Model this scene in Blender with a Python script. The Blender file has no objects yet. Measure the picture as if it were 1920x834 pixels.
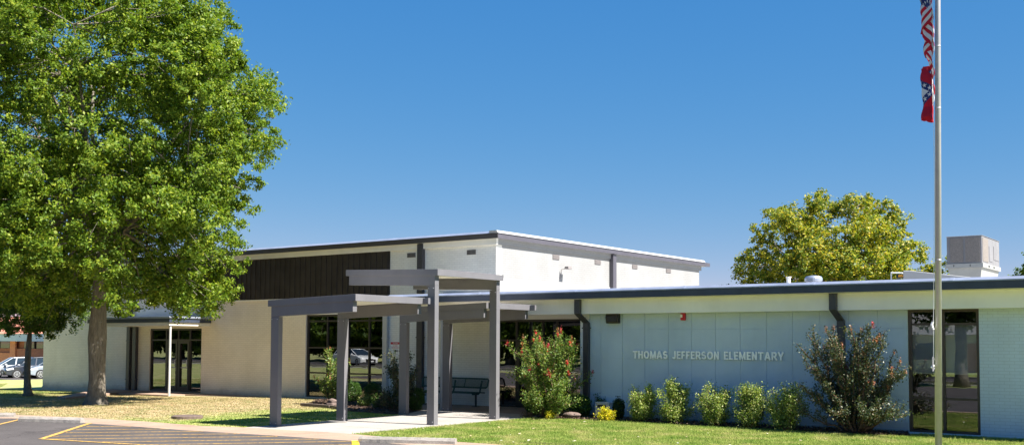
import bpy, bmesh, math, random
import numpy as np
from mathutils import Vector, Matrix

random.seed(7)
RNG = np.random.default_rng(11)
scene = bpy.context.scene
COL = scene.collection
R = math.radians

# ------------------------------------------------------------------ tagging
def tag(o, label=None, cat=None, group=None, kind=None):
    if label: o["label"] = label
    if cat: o["category"] = cat
    if group: o["group"] = group
    if kind: o["kind"] = kind
    return o

def empty(name, loc=(0, 0, 0), rz=0.0):
    o = bpy.data.objects.new(name, None)
    COL.objects.link(o)
    o.location = loc
    o.rotation_euler = (0, 0, rz)
    o.empty_display_size = 0.2
    return o

def copy_tree(o, parent=None):
    c = o.copy()
    COL.objects.link(c)
    if parent is not None:
        c.parent = parent
    for ch in list(o.children):
        copy_tree(ch, c)
    return c

# ------------------------------------------------------------------ materials
def new_mat(name):
    m = bpy.data.materials.new(name)
    m.use_nodes = True
    nt = m.node_tree
    b = nt.nodes["Principled BSDF"]
    return m, nt, b

def N(nt, t, **kw):
    n = nt.nodes.new(t)
    for k, v in kw.items():
        setattr(n, k, v)
    return n

def ramp(nt, fac, stops):
    r = N(nt, "ShaderNodeValToRGB")
    els = r.color_ramp.elements
    while len(els) < len(stops):
        els.new(0.5)
    for e, (p, c) in zip(els, stops):
        e.position = p
        e.color = (c[0], c[1], c[2], 1)
    nt.links.new(fac, r.inputs[0])
    return r

def noise(nt, scale, detail=4, rough=0.55, vec=None):
    n = N(nt, "ShaderNodeTexNoise")
    n.inputs["Scale"].default_value = scale
    n.inputs["Detail"].default_value = detail
    n.inputs["Roughness"].default_value = rough
    if vec is None:
        g = N(nt, "ShaderNodeNewGeometry")
        vec = g.outputs["Position"]
    nt.links.new(vec, n.inputs["Vector"])
    return n

def mix(nt, fac, a, b, mode="MIX"):
    m = N(nt, "ShaderNodeMix", data_type="RGBA", blend_type=mode)
    for s, v in ((m.inputs[0], fac), (m.inputs[6], a), (m.inputs[7], b)):
        if isinstance(v, (int, float)):
            s.default_value = v
        elif isinstance(v, tuple):
            s.default_value = (v[0], v[1], v[2], 1)
        else:
            nt.links.new(v, s)
    return m.outputs[2]

def bump(nt, b, height, strength=0.3, dist=0.01):
    n = N(nt, "ShaderNodeBump")
    n.inputs["Strength"].default_value = strength
    n.inputs["Distance"].default_value = dist
    nt.links.new(height, n.inputs["Height"])
    nt.links.new(n.outputs[0], b.inputs["Normal"])

def mat_plain(name, col, rough=0.6, var=0.12, scale=3.0, metal=0.0, spec=0.5, bstr=0.0, bscale=60):
    m, nt, b = new_mat(name)
    n = noise(nt, scale)
    d = tuple(c * (1 - var) for c in col)
    l = tuple(min(1, c * (1 + var)) for c in col)
    r = ramp(nt, n.outputs[0], [(0.3, d), (0.7, l)])
    nt.links.new(r.outputs[0], b.inputs["Base Color"])
    b.inputs["Roughness"].default_value = rough
    b.inputs["Metallic"].default_value = metal
    b.inputs["Specular IOR Level"].default_value = spec
    if bstr:
        nb = noise(nt, bscale, 3)
        bump(nt, b, nb.outputs[0], bstr, 0.01)
    return m

def mat_brick(name, col, axis="y", bw=0.21, bh=0.072, mort=0.006, var=0.05, strength=0.55, c2=None, dirt=None):
    """painted brickwork: courses as relief; axis = the axis the wall faces"""
    m, nt, b = new_mat(name)
    g = N(nt, "ShaderNodeNewGeometry")
    s = N(nt, "ShaderNodeSeparateXYZ")
    c = N(nt, "ShaderNodeCombineXYZ")
    nt.links.new(g.outputs["Position"], s.inputs[0])
    nt.links.new(s.outputs[0 if axis == "y" else 1], c.inputs[0])
    nt.links.new(s.outputs[2], c.inputs[1])
    t = N(nt, "ShaderNodeTexBrick")
    nt.links.new(c.outputs[0], t.inputs["Vector"])
    t.inputs["Scale"].default_value = 1
    t.inputs["Mortar Size"].default_value = mort
    t.inputs["Mortar Smooth"].default_value = 0.4
    t.inputs["Brick Width"].default_value = bw
    t.inputs["Row Height"].default_value = bh
    lo = tuple(x * (1 - var) for x in col)
    c2 = c2 or tuple(min(1, x * (1 + var)) for x in col)
    t.inputs["Color1"].default_value = (*lo, 1)
    t.inputs["Color2"].default_value = (*c2, 1)
    t.inputs["Mortar"].default_value = (*(tuple(x * 0.80 for x in col)), 1)
    n = noise(nt, 0.7, 5, 0.6)
    r = ramp(nt, n.outputs[0], [(0.3, (0.9, 0.89, 0.87)), (0.65, (1, 1, 1))])
    out = mix(nt, 1.0, t.outputs[0], r.outputs[0], "MULTIPLY")
    mp = N(nt, "ShaderNodeMapping"); mp.inputs["Scale"].default_value = (2.2, 2.2, 0.30)
    nt.links.new(g.outputs["Position"], mp.inputs[0])
    ns = noise(nt, 1.0, 5, 0.6, mp.outputs[0])
    rs = ramp(nt, ns.outputs[0], [(0.30, (0.955, 0.945, 0.93)), (0.60, (1, 1, 1))])
    out = mix(nt, 1.0, out, rs.outputs[0], "MULTIPLY")
    if dirt:
        # splash dirt low on the wall: a real stain with a ragged upper edge
        n2 = noise(nt, 1.1, 7, 0.75)
        ad = N(nt, "ShaderNodeMath", operation="MULTIPLY_ADD")
        nt.links.new(n2.outputs[0], ad.inputs[0])
        ad.inputs[1].default_value = -0.6
        nt.links.new(s.outputs[2], ad.inputs[2])
        rr = ramp(nt, ad.outputs[0], [(0.0, (0.7, 0.7, 0.7)), (0.22, (0, 0, 0))])
        mr = N(nt, "ShaderNodeMath", operation="ADD")
        nt.links.new(ad.outputs[0], mr.inputs[0])
        mr.inputs[1].default_value = 0.36
        nt.links.new(mr.outputs[0], rr.inputs[0])
        out = mix(nt, rr.outputs[0], out, dirt)
    nt.links.new(out, b.inputs["Base Color"])
    b.inputs["Roughness"].default_value = 0.6
    b.inputs["Specular IOR Level"].default_value = 0.3
    inv = N(nt, "ShaderNodeMath", operation="SUBTRACT")
    inv.inputs[0].default_value = 1
    nt.links.new(t.outputs["Fac"], inv.inputs[1])
    bump(nt, b, inv.outputs[0], strength, 0.006)
    return m

def mat_leaf(name, cols, trans=0.35, rough=0.5, spec=0.35, nscale=1.2):
    """leaves: colour varies leaf by leaf and a little from bough to bough"""
    m, nt, b = new_mat(name)
    g = N(nt, "ShaderNodeNewGeometry")
    st = [(i / max(1, len(cols) - 1), c) for i, c in enumerate(cols)]
    r = ramp(nt, g.outputs["Random Per Island"], st)
    n = noise(nt, nscale, 2)
    v = ramp(nt, n.outputs[0], [(0.35, (0.78, 0.84, 0.80)), (0.65, (1.15, 1.1, 0.95))])
    c = mix(nt, 1.0, r.outputs[0], v.outputs[0], "MULTIPLY")
    nt.links.new(c, b.inputs["Base Color"])
    b.inputs["Roughness"].default_value = rough
    b.inputs["Specular IOR Level"].default_value = spec
    tr = N(nt, "ShaderNodeBsdfTranslucent")
    tc = mix(nt, 1.0, c, (1.25, 1.35, 0.55), "MULTIPLY")
    nt.links.new(tc, tr.inputs["Color"])
    mx = N(nt, "ShaderNodeMixShader")
    mx.inputs[0].default_value = trans
    nt.links.new(b.outputs[0], mx.inputs[1])
    nt.links.new(tr.outputs[0], mx.inputs[2])
    nt.links.new(mx.outputs[0], nt.nodes["Material Output"].inputs[0])
    return m

def mat_bark(name, c1, c2, scale=6):
    m, nt, b = new_mat(name)
    tc = N(nt, "ShaderNodeTexCoord")
    mp = N(nt, "ShaderNodeMapping")
    mp.inputs["Scale"].default_value = (1, 1, 0.18)
    nt.links.new(tc.outputs["Object"], mp.inputs[0])
    n = noise(nt, scale * 3, 8, 0.7, mp.outputs[0])
    r = ramp(nt, n.outputs[0], [(0.32, c1), (0.6, c2)])
    # pale flecks scattered at random
    n2 = noise(nt, 9, 3, 0.5)
    r2 = ramp(nt, n2.outputs[0], [(0.66, (0, 0, 0)), (0.72, (1, 1, 1))])
    c = mix(nt, r2.outputs[0], r.outputs[0], (0.24, 0.25, 0.23))
    nt.links.new(c, b.inputs["Base Color"])
    b.inputs["Roughness"].default_value = 0.9
    b.inputs["Specular IOR Level"].default_value = 0.1
    bump(nt, b, n.outputs[0], 0.9, 0.04)
    return m

def mat_glass(name, refl=0.16, tint=0.35, wav=0.0):
    m, nt, b = new_mat(name)
    nt.nodes.remove(b)
    t = N(nt, "ShaderNodeBsdfTransparent")
    t.inputs[0].default_value = (tint * 0.92, tint * 0.95, tint, 1)
    gl = N(nt, "ShaderNodeBsdfGlossy")
    gl.inputs["Roughness"].default_value = 0.0
    gl.inputs["Color"].default_value = (0.95, 0.97, 1, 1)
    lw = N(nt, "ShaderNodeFresnel")
    lw.inputs[0].default_value = 1.5
    ad = N(nt, "ShaderNodeMath", operation="ADD", use_clamp=True)
    nt.links.new(lw.outputs[0], ad.inputs[0])
    ad.inputs[1].default_value = refl
    if wav:
        n = noise(nt, 1.1, 2)
        bp = N(nt, "ShaderNodeBump")
        bp.inputs["Strength"].default_value = wav
        bp.inputs["Distance"].default_value = 0.02
        nt.links.new(n.outputs[0], bp.inputs["Height"])
        nt.links.new(bp.outputs[0], gl.inputs["Normal"])
    mx = N(nt, "ShaderNodeMixShader")
    nt.links.new(ad.outputs[0], mx.inputs[0])
    nt.links.new(t.outputs[0], mx.inputs[1])
    nt.links.new(gl.outputs[0], mx.inputs[2])
    nt.links.new(mx.outputs[0], nt.nodes["Material Output"].inputs[0])
    return m

def mat_lawn(name, blades=False):
    """fresh grass to the right, sun-bleached grass to the left, ragged transition"""
    m, nt, b = new_mat(name)
    g = N(nt, "ShaderNodeNewGeometry")
    s = N(nt, "ShaderNodeSeparateXYZ")
    nt.links.new(g.outputs["Position"], s.inputs[0])
    n = noise(nt, 0.55, 4, 0.6)
    w = N(nt, "ShaderNodeMath", operation="MULTIPLY_ADD")   # x + 4*noise
    nt.links.new(n.outputs[0], w.inputs[0])
    w.inputs[1].default_value = 4.5
    nt.links.new(s.outputs[0], w.inputs[2])
    mr = N(nt, "ShaderNodeMapRange")
    nt.links.new(w.outputs[0], mr.inputs[0])
    mr.inputs[1].default_value = -22.6
    mr.inputs[2].default_value = -20.4
    mr2 = N(nt, "ShaderNodeMapRange")
    nt.links.new(w.outputs[0], mr2.inputs[0])
    mr2.inputs[1].default_value = -34.0
    mr2.inputs[2].default_value = -40.0
    mr2.inputs[4].default_value = 0.65
    mx = N(nt, "ShaderNodeMath", operation="MAXIMUM")
    nt.links.new(mr.outputs[0], mx.inputs[0])
    nt.links.new(mr2.outputs[0], mx.inputs[1])
    n2 = noise(nt, 1.3, 3, 0.55)
    n3 = noise(nt, 22.0, 3, 0.7)
    green = ramp(nt, n2.outputs[0], [(0.32, (0.16, 0.25, 0.045)), (0.50, (0.27, 0.33, 0.085)), (0.72, (0.42, 0.39, 0.18))])
    dry = ramp(nt, n2.outputs[0], [(0.32, (0.24, 0.25, 0.10)), (0.46, (0.37, 0.31, 0.17)), (0.66, (0.46, 0.365, 0.225))])
    c = mix(nt, mx.outputs[0], dry.outputs[0], green.outputs[0])
    if blades:
        rv = ramp(nt, g.outputs["Random Per Island"], [(0, (0.80, 0.82, 0.78)), (0.8, (1.12, 1.12, 1.0)), (1.0, (1.45, 1.32, 1.25))])
        c = mix(nt, 1.0, c, rv.outputs[0], "MULTIPLY")
    else:
        rv = ramp(nt, n3.outputs[0], [(0.3, (0.86, 0.86, 0.86)), (0.7, (1.08, 1.08, 1.08))])
        c = mix(nt, 1.0, c, rv.outputs[0], "MULTIPLY")
        bump(nt, b, n3.outputs[0], 0.6, 0.03)
    nt.links.new(c, b.inputs["Base Color"])
    b.inputs["Roughness"].default_value = 0.75
    b.inputs["Specular IOR Level"].default_value = 0.2
    if blades:
        tr = N(nt, "ShaderNodeBsdfTranslucent")
        nt.links.new(c, tr.inputs["Color"])
        ms = N(nt, "ShaderNodeMixShader")
        ms.inputs[0].default_value = 0.4
        nt.links.new(b.outputs[0], ms.inputs[1])
        nt.links.new(tr.outputs[0], ms.inputs[2])
        nt.links.new(ms.outputs[0], nt.nodes["Material Output"].inputs[0])
    return m

def mat_concrete(name, c1, c2, rough=0.85, speck=120, stains=0.5):
    m, nt, b = new_mat(name)
    n = noise(nt, 0.9, 6, 0.65)
    r = ramp(nt, n.outputs[0], [(0.3, c1), (0.68, c2)])
    n2 = noise(nt, speck, 2, 0.6)
    r2 = ramp(nt, n2.outputs[0], [(0.35, (0.72, 0.72, 0.72)), (0.65, (1.12, 1.12, 1.12))])
    c = mix(nt, stains, r.outputs[0], mix(nt, 1.0, r.outputs[0], r2.outputs[0], "MULTIPLY"))
    n3 = noise(nt, 3.0, 6, 0.7)
    r3 = ramp(nt, n3.outputs[0], [(0.60, (1, 1, 1)), (0.78, (0.72, 0.70, 0.67))])
    c = mix(nt, 1.0, c, r3.outputs[0], "MULTIPLY")
    nt.links.new(c, b.inputs["Base Color"])
    b.inputs["Roughness"].default_value = rough
    b.inputs["Specular IOR Level"].default_value = 0.25
    bump(nt, b, n2.outputs[0], 0.35, 0.01)
    return m

def weather(m, amount=0.10, sx=5.0, sz=0.4, splash=None):
    """rain streaks (and splash dirt near the ground) over an existing plain material"""
    nt = m.node_tree; b = nt.nodes["Principled BSDF"]
    src = b.inputs["Base Color"].links[0].from_socket
    g = N(nt, "ShaderNodeNewGeometry"); mp = N(nt, "ShaderNodeMapping"); mp.inputs["Scale"].default_value = (sx, sx, sz)
    nt.links.new(g.outputs["Position"], mp.inputs[0])
    ns = noise(nt, 1.0, 6, 0.65, mp.outputs[0])
    k = 1 - amount
    rs = ramp(nt, ns.outputs[0], [(0.34, (k, k, k * 0.985)), (0.56, (1, 1, 1))])
    out = mix(nt, 1.0, src, rs.outputs[0], "MULTIPLY")
    n2 = noise(nt, 0.45, 3, 0.5)
    r2 = ramp(nt, n2.outputs[0], [(0.35, (0.93, 0.94, 0.95)), (0.65, (1.05, 1.04, 1.03))])
    out = mix(nt, 1.0, out, r2.outputs[0], "MULTIPLY")
    if splash:
        s_ = N(nt, "ShaderNodeSeparateXYZ"); nt.links.new(g.outputs["Position"], s_.inputs[0])
        n3 = noise(nt, 3.0, 6, 0.75)
        a = N(nt, "ShaderNodeMath", operation="MULTIPLY_ADD"); nt.links.new(n3.outputs[0], a.inputs[0]); a.inputs[1].default_value = -0.45; nt.links.new(s_.outputs[2], a.inputs[2])
        r3 = ramp(nt, a.outputs[0], [(0.0, (0.55, 0.55, 0.55)), (0.12, (0, 0, 0))])
        out = mix(nt, r3.outputs[0], out, splash)
    nt.links.new(out, b.inputs["Base Color"])
    return m

def worn(m, under, amt=0.5):
    """paint worn through to what lies under it"""
    nt = m.node_tree; b = nt.nodes["Principled BSDF"]
    src = b.inputs["Base Color"].links[0].from_socket
    n = noise(nt, 14, 6, 0.75)
    r = ramp(nt, n.outputs[0], [(amt - 0.04, (0.8, 0.8, 0.8)), (amt + 0.10, (0, 0, 0))])
    nt.links.new(mix(nt, r.outputs[0], src, under), b.inputs["Base Color"])

M = {}
M["teal"] = mat_plain("teal_render", (0.49, 0.575, 0.665), 0.75, 0.05, 1.2, spec=0.25, bstr=0.4, bscale=90)
M["teal_joint"] = mat_plain("teal_joint", (0.46, 0.54, 0.62), 0.8, 0.08, 4, spec=0.1)
M["teal_brick"] = mat_brick("teal_painted_brick", (0.54, 0.63, 0.73), "y", var=0.015, strength=0.15)
M["teal_base"] = mat_plain("teal_base_course", (0.30, 0.39, 0.43), 0.8, 0.12, 3, spec=0.15)
M["cream_brick"] = mat_brick("cream_painted_brick", (0.81, 0.73, 0.635), "y", var=0.03, strength=0.5, dirt=(0.40, 0.33, 0.25))
M["white_brick_sun_dimmed"] = mat_brick("white_painted_brick_darkened_for_sun", (0.285, 0.288, 0.292), "x", var=0.02, strength=0.4)  # same white paint as the front, colour darkened to offset direct sun
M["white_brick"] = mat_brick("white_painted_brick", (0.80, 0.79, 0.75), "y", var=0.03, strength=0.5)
M["cream"] = mat_plain("cream_paint", (0.82, 0.79, 0.72), 0.6, 0.04, 1.5, bstr=0.15)
M["white"] = mat_plain("white_paint", (0.80, 0.80, 0.78), 0.55, 0.03, 2, bstr=0.1)
M["fascia"] = mat_plain("navy_fascia", (0.040, 0.052, 0.082), 0.42, 0.10, 1.5, spec=0.5)
M["gym_fascia"] = mat_plain("dark_bronze_fascia", (0.062, 0.055, 0.056), 0.5, 0.10, 1.5)
M["slate_fascia"] = mat_plain("slate_fascia", (0.072, 0.068, 0.084), 0.45, 0.1, 2.0)
M["brown_black"] = mat_plain("brown_black_cladding", (0.043, 0.036, 0.032), 0.7, 0.2, 2.0, spec=0.2, bstr=0.5, bscale=40)
M["coping"] = mat_plain("galvanised_coping", (0.36, 0.40, 0.50), 0.35, 0.12, 2.5, metal=0.5)
M["membrane"] = mat_plain("white_roof_membrane", (0.38, 0.38, 0.38), 0.6, 0.03, 1.0)
M["steel_grey"] = mat_plain("grey_painted_steel", (0.148, 0.143, 0.156), 0.42, 0.05, 3.0, spec=0.5, bstr=0.05)
M["soffit"] = mat_plain("pale_soffit_panel", (0.74, 0.70, 0.62), 0.6, 0.04, 3.0)
M["dark_frame"] = mat_plain("dark_bronze_frame", (0.028, 0.022, 0.020), 0.4, 0.15, 6)
M["brown_frame"] = mat_plain("brown_window_frame", (0.060, 0.040, 0.032), 0.45, 0.15, 6)
M["glass"] = mat_glass("storefront_glass", 0.14, 0.22, 0.05)
M["glass_tint"] = mat_glass("tinted_window_glass", 0.055, 0.80, 0.03)
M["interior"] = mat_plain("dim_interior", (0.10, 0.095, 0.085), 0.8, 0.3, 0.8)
M["shade"] = mat_plain("roller_shade", (0.80, 0.77, 0.72), 0.8, 0.05, 3)
M["downpipe"] = mat_plain("dark_downpipe", (0.050, 0.048, 0.055), 0.45, 0.12, 5)
M["grey_pipe"] = mat_plain("taupe_downpipe", (0.19, 0.17, 0.165), 0.5, 0.1, 5)
M["pole_white"] = mat_plain("white_steel_post", (0.48, 0.48, 0.47), 0.45, 0.06, 4)
M["alu"] = mat_plain("brushed_aluminium", (0.40, 0.39, 0.42), 0.42, 0.06, 6, metal=0.35)
M["bench"] = mat_plain("green_coated_mesh", (0.012, 0.055, 0.042), 0.5, 0.15, 8)
M["black"] = mat_plain("black_plastic", (0.02, 0.02, 0.02), 0.5, 0.2, 8)
M["red"] = mat_plain("red_plastic", (0.48, 0.015, 0.02), 0.4, 0.08, 8)
M["sign_white"] = mat_plain("white_sign_face", (0.78, 0.78, 0.78), 0.5, 0.03, 8)
M["letters"] = mat_plain("cast_metal_letters", (0.95, 0.94, 0.92), 0.5, 0.06, 8)
M["slab"] = mat_concrete("pale_concrete_walk", (0.27, 0.25, 0.23), (0.36, 0.335, 0.31), stains=0.4)
M["patio"] = mat_concrete("brown_exposed_aggregate", (0.20, 0.155, 0.125), (0.28, 0.22, 0.18), speck=60, stains=0.8)
M["apron"] = mat_concrete("pinkish_concrete_gutter", (0.29, 0.20, 0.148), (0.385, 0.275, 0.205), speck=70, stains=0.9)
M["kerb"] = mat_concrete("weathered_concrete_block", (0.22, 0.20, 0.175), (0.37, 0.34, 0.31), speck=60, stains=0.9)
M["yellow_paint"] = mat_plain("worn_yellow_paint", (0.62, 0.36, 0.06), 0.7, 0.2, 9)
M["yellow_new"] = mat_plain("bright_yellow_paint", (0.85, 0.55, 0.02), 0.6, 0.06, 9)
M["rust"] = mat_plain("rusty_iron", (0.12, 0.085, 0.07), 0.8, 0.3, 12, bstr=0.4)
M["mulch"] = mat_concrete("dark_mulch", (0.045, 0.030, 0.024), (0.13, 0.085, 0.065), speck=26, stains=1.0)
M["mulch_chip"] = mat_leaf("mulch_chips", [(0.03, 0.02, 0.016), (0.10, 0.06, 0.045), (0.22, 0.15, 0.12)], trans=0.0)
M["lawn"] = mat_lawn("lawn_soil")
M["blades"] = mat_lawn("grass_blades", True)
M["bark"] = mat_bark("tree_bark", (0.10, 0.088, 0.073), (0.215, 0.19, 0.155))
M["bark_red"] = mat_bark("reddish_bark", (0.06, 0.035, 0.025), (0.17, 0.105, 0.075), 9)
M["leaf_big"] = mat_leaf("shade_tree_leaves", [(0.065, 0.125, 0.016), (0.11, 0.185, 0.02), (0.165, 0.24, 0.025), (0.27, 0.31, 0.035)], 0.38, spec=0.22)
M["leaf_dark"] = mat_leaf("dense_tree_leaves", [(0.05, 0.10, 0.018), (0.09, 0.15, 0.022), (0.15, 0.21, 0.03)], 0.35)
M["leaf_gold"] = mat_leaf("turning_tree_leaves", [(0.07, 0.13, 0.02), (0.13, 0.19, 0.025), (0.22, 0.25, 0.03), (0.37, 0.34, 0.04), (0.5, 0.37, 0.04)], 0.40, nscale=0.5)
M["leaf_crape"] = mat_leaf("crape_leaves", [(0.06, 0.12, 0.03), (0.11, 0.19, 0.04), (0.19, 0.27, 0.06), (0.26, 0.24, 0.08)], 0.35, spec=0.3, rough=0.5, nscale=4)
M["leaf_crape_dark"] = mat_leaf("bronze_crape_leaves", [(0.025, 0.045, 0.030), (0.05, 0.075, 0.042), (0.09, 0.115, 0.065), (0.17, 0.13, 0.07)], 0.25, spec=0.35, rough=0.45, nscale=4)
M["leaf_spirea"] = mat_leaf("pale_shrub_leaves", [(0.09, 0.16, 0.03), (0.18, 0.26, 0.05), (0.32, 0.38, 0.11), (0.46, 0.44, 0.20)], 0.35, nscale=5)
M["leaf_box"] = mat_leaf("boxwood_leaves", [(0.025, 0.065, 0.012), (0.05, 0.11, 0.018), (0.09, 0.17, 0.03)], 0.3, nscale=6)
M["leaf_evergreen"] = mat_leaf("evergreen_needles", [(0.012, 0.035, 0.012), (0.025, 0.06, 0.02)], 0.2, nscale=6)
M["leaf_yellow"] = mat_leaf("golden_shrub_leaves", [(0.42, 0.42, 0.02), (0.62, 0.58, 0.03), (0.70, 0.48, 0.04)], 0.4, nscale=6)
M["leaf_brown"] = mat_leaf("dry_shrub_leaves", [(0.10, 0.06, 0.045), (0.20, 0.14, 0.10), (0.12, 0.12, 0.05)], 0.2, nscale=6)
M["flower"] = mat_leaf("crimson_petals", [(0.55, 0.02, 0.05), (0.75, 0.05, 0.09)], 0.3)
M["seed"] = mat_leaf("rusty_seed_heads", [(0.32, 0.10, 0.05), (0.45, 0.17, 0.09), (0.28, 0.15, 0.10)], 0.2)
M["timber"] = mat_plain("weathered_timber", (0.10, 0.075, 0.06), 0.85, 0.3, 14, bstr=0.4)
M["rock"] = mat_plain("brown_rock", (0.14, 0.10, 0.085), 0.9, 0.35, 9, bstr=0.8, bscale=18)
M["reel_box"] = mat_plain("taupe_plastic", (0.62, 0.56, 0.54), 0.55, 0.06, 6)
M["hose_blue"] = mat_plain("blue_hose", (0.03, 0.16, 0.50), 0.4, 0.05, 6)
M["unit_metal"] = mat_plain("unit_casing", (0.21, 0.205, 0.215), 0.5, 0.06, 4)
M["coil"] = mat_plain("condenser_coil", (0.20, 0.175, 0.155), 0.7, 0.25, 30, bstr=0.5)
M["curb_metal"] = mat_plain("galvanised_curb", (0.33, 0.33, 0.31), 0.5, 0.08, 3)
M["orange"] = mat_plain("amber_lens", (0.75, 0.33, 0.03), 0.4, 0.05, 6)
M["far_brick"] = mat_brick("orange_brick", (0.70, 0.27, 0.16), "y", var=0.12, strength=0.3)
M["far_brick_dark"] = mat_brick("dark_red_brick", (0.42, 0.15, 0.10), "y", var=0.12, strength=0.3)
M["far_roof"] = mat_plain("red_roof_tiles", (0.50, 0.19, 0.12), 0.8, 0.15, 4)
M["far_awning"] = mat_plain("pale_blue_fascia", (0.50, 0.62, 0.74), 0.6, 0.05, 2)
M["grey_roof"] = mat_plain("grey_shingles", (0.22, 0.21, 0.20), 0.85, 0.15, 6)
M["house_wall"] = mat_plain("pale_siding", (0.55, 0.53, 0.48), 0.7, 0.06, 2)
M["tyre"] = mat_plain("tyre_rubber", (0.018, 0.018, 0.018), 0.8, 0.2, 8)
M["rim"] = mat_plain("alloy_rim", (0.55, 0.56, 0.58), 0.35, 0.05, 8, metal=0.7)
M["car_glass"] = mat_plain("car_window_glass", (0.02, 0.03, 0.04), 0.05, 0.1, 2, spec=0.9)
M["lamp_glass"] = mat_plain("headlamp_lens", (0.75, 0.77, 0.80), 0.12, 0.04, 6, spec=0.8)
M["tail"] = mat_plain("tail_lamp_lens", (0.35, 0.01, 0.01), 0.2, 0.04, 6)
def car_paint(n, c, metal=0.3):
    m = mat_plain(n, c, 0.28, 0.02, 2, metal=metal, spec=0.6)
    m.node_tree.nodes["Principled BSDF"].inputs["Coat Weight"].default_value = 0.8
    return m
M["paint_silver"] = car_paint("silver_car_paint", (0.42, 0.44, 0.47))
M["paint_dark"] = car_paint("slate_car_paint", (0.022, 0.027, 0.042), 0.0)
M["paint_pale"] = car_paint("pale_blue_car_paint", (0.33, 0.38, 0.45))
M["paint_white"] = car_paint("white_car_paint", (0.80, 0.80, 0.80), 0.0)

def mat_asphalt():
    m, nt, b = new_mat("asphalt")
    n = noise(nt, 0.5, 6, 0.65)
    r = ramp(nt, n.outputs[0], [(0.3, (0.062, 0.055, 0.054)), (0.68, (0.095, 0.085, 0.083))])
    n2 = noise(nt, 75, 2, 0.7)
    r2 = ramp(nt, n2.outputs[0], [(0.3, (0.65, 0.65, 0.65)), (0.7, (1.3, 1.3, 1.3))])
    c = mix(nt, 1.0, r.outputs[0], r2.outputs[0], "MULTIPLY")
    n3 = noise(nt, 1.7, 6, 0.7)
    r3 = ramp(nt, n3.outputs[0], [(0.60, (1, 1, 1)), (0.70, (0.72, 0.70, 0.70))])
    c = mix(nt, 1.0, c, r3.outputs[0], "MULTIPLY")
    vo = N(nt, "ShaderNodeTexVoronoi", feature="DISTANCE_TO_EDGE"); vo.inputs["Scale"].default_value = 0.33
    g_ = N(nt, "ShaderNodeNewGeometry"); nz = noise(nt, 1.3, 5, 0.7)
    va = N(nt, "ShaderNodeVectorMath", operation="MULTIPLY_ADD"); va.inputs[1].default_value = (0.9, 0.9, 0.9)
    nt.links.new(nz.outputs[1], va.inputs[0]); nt.links.new(g_.outputs["Position"], va.inputs[2]); nt.links.new(va.outputs[0], vo.inputs["Vector"])
    rc = ramp(nt, vo.outputs[0], [(0.0, (0.45, 0.45, 0.46)), (0.010, (1, 1, 1))])
    c = mix(nt, 1.0, c, rc.outputs[0], "MULTIPLY")
    n4 = noise(nt, 0.8, 3, 0.6); r4 = ramp(nt, n4.outputs[0], [(0.66, (1, 1, 1)), (0.74, (0.62, 0.60, 0.60))])
    c = mix(nt, 1.0, c, r4.outputs[0], "MULTIPLY")
    nt.links.new(c, b.inputs["Base Color"])
    b.inputs["Roughness"].default_value = 0.88
    b.inputs["Specular IOR Level"].default_value = 0.25
    bump(nt, b, n2.outputs[0], 0.5, 0.01)
    return m
M["asphalt"] = mat_asphalt()
weather(M["teal"], 0.04, 1.8, 0.3, (0.30, 0.33, 0.33)); weather(M["cream"], 0.05, 1.5, 0.5); weather(M["steel_grey"], 0.06, 2.5, 0.7); weather(M["fascia"], 0.15, 3.0, 0.8)
weather(M["coping"], 0.15, 2.0, 2.0); weather(M["unit_metal"], 0.15, 4.0, 0.6)
worn(M["yellow_paint"], (0.10, 0.09, 0.085), 0.46); worn(M["yellow_new"], (0.30, 0.22, 0.1), 0.36)

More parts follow.
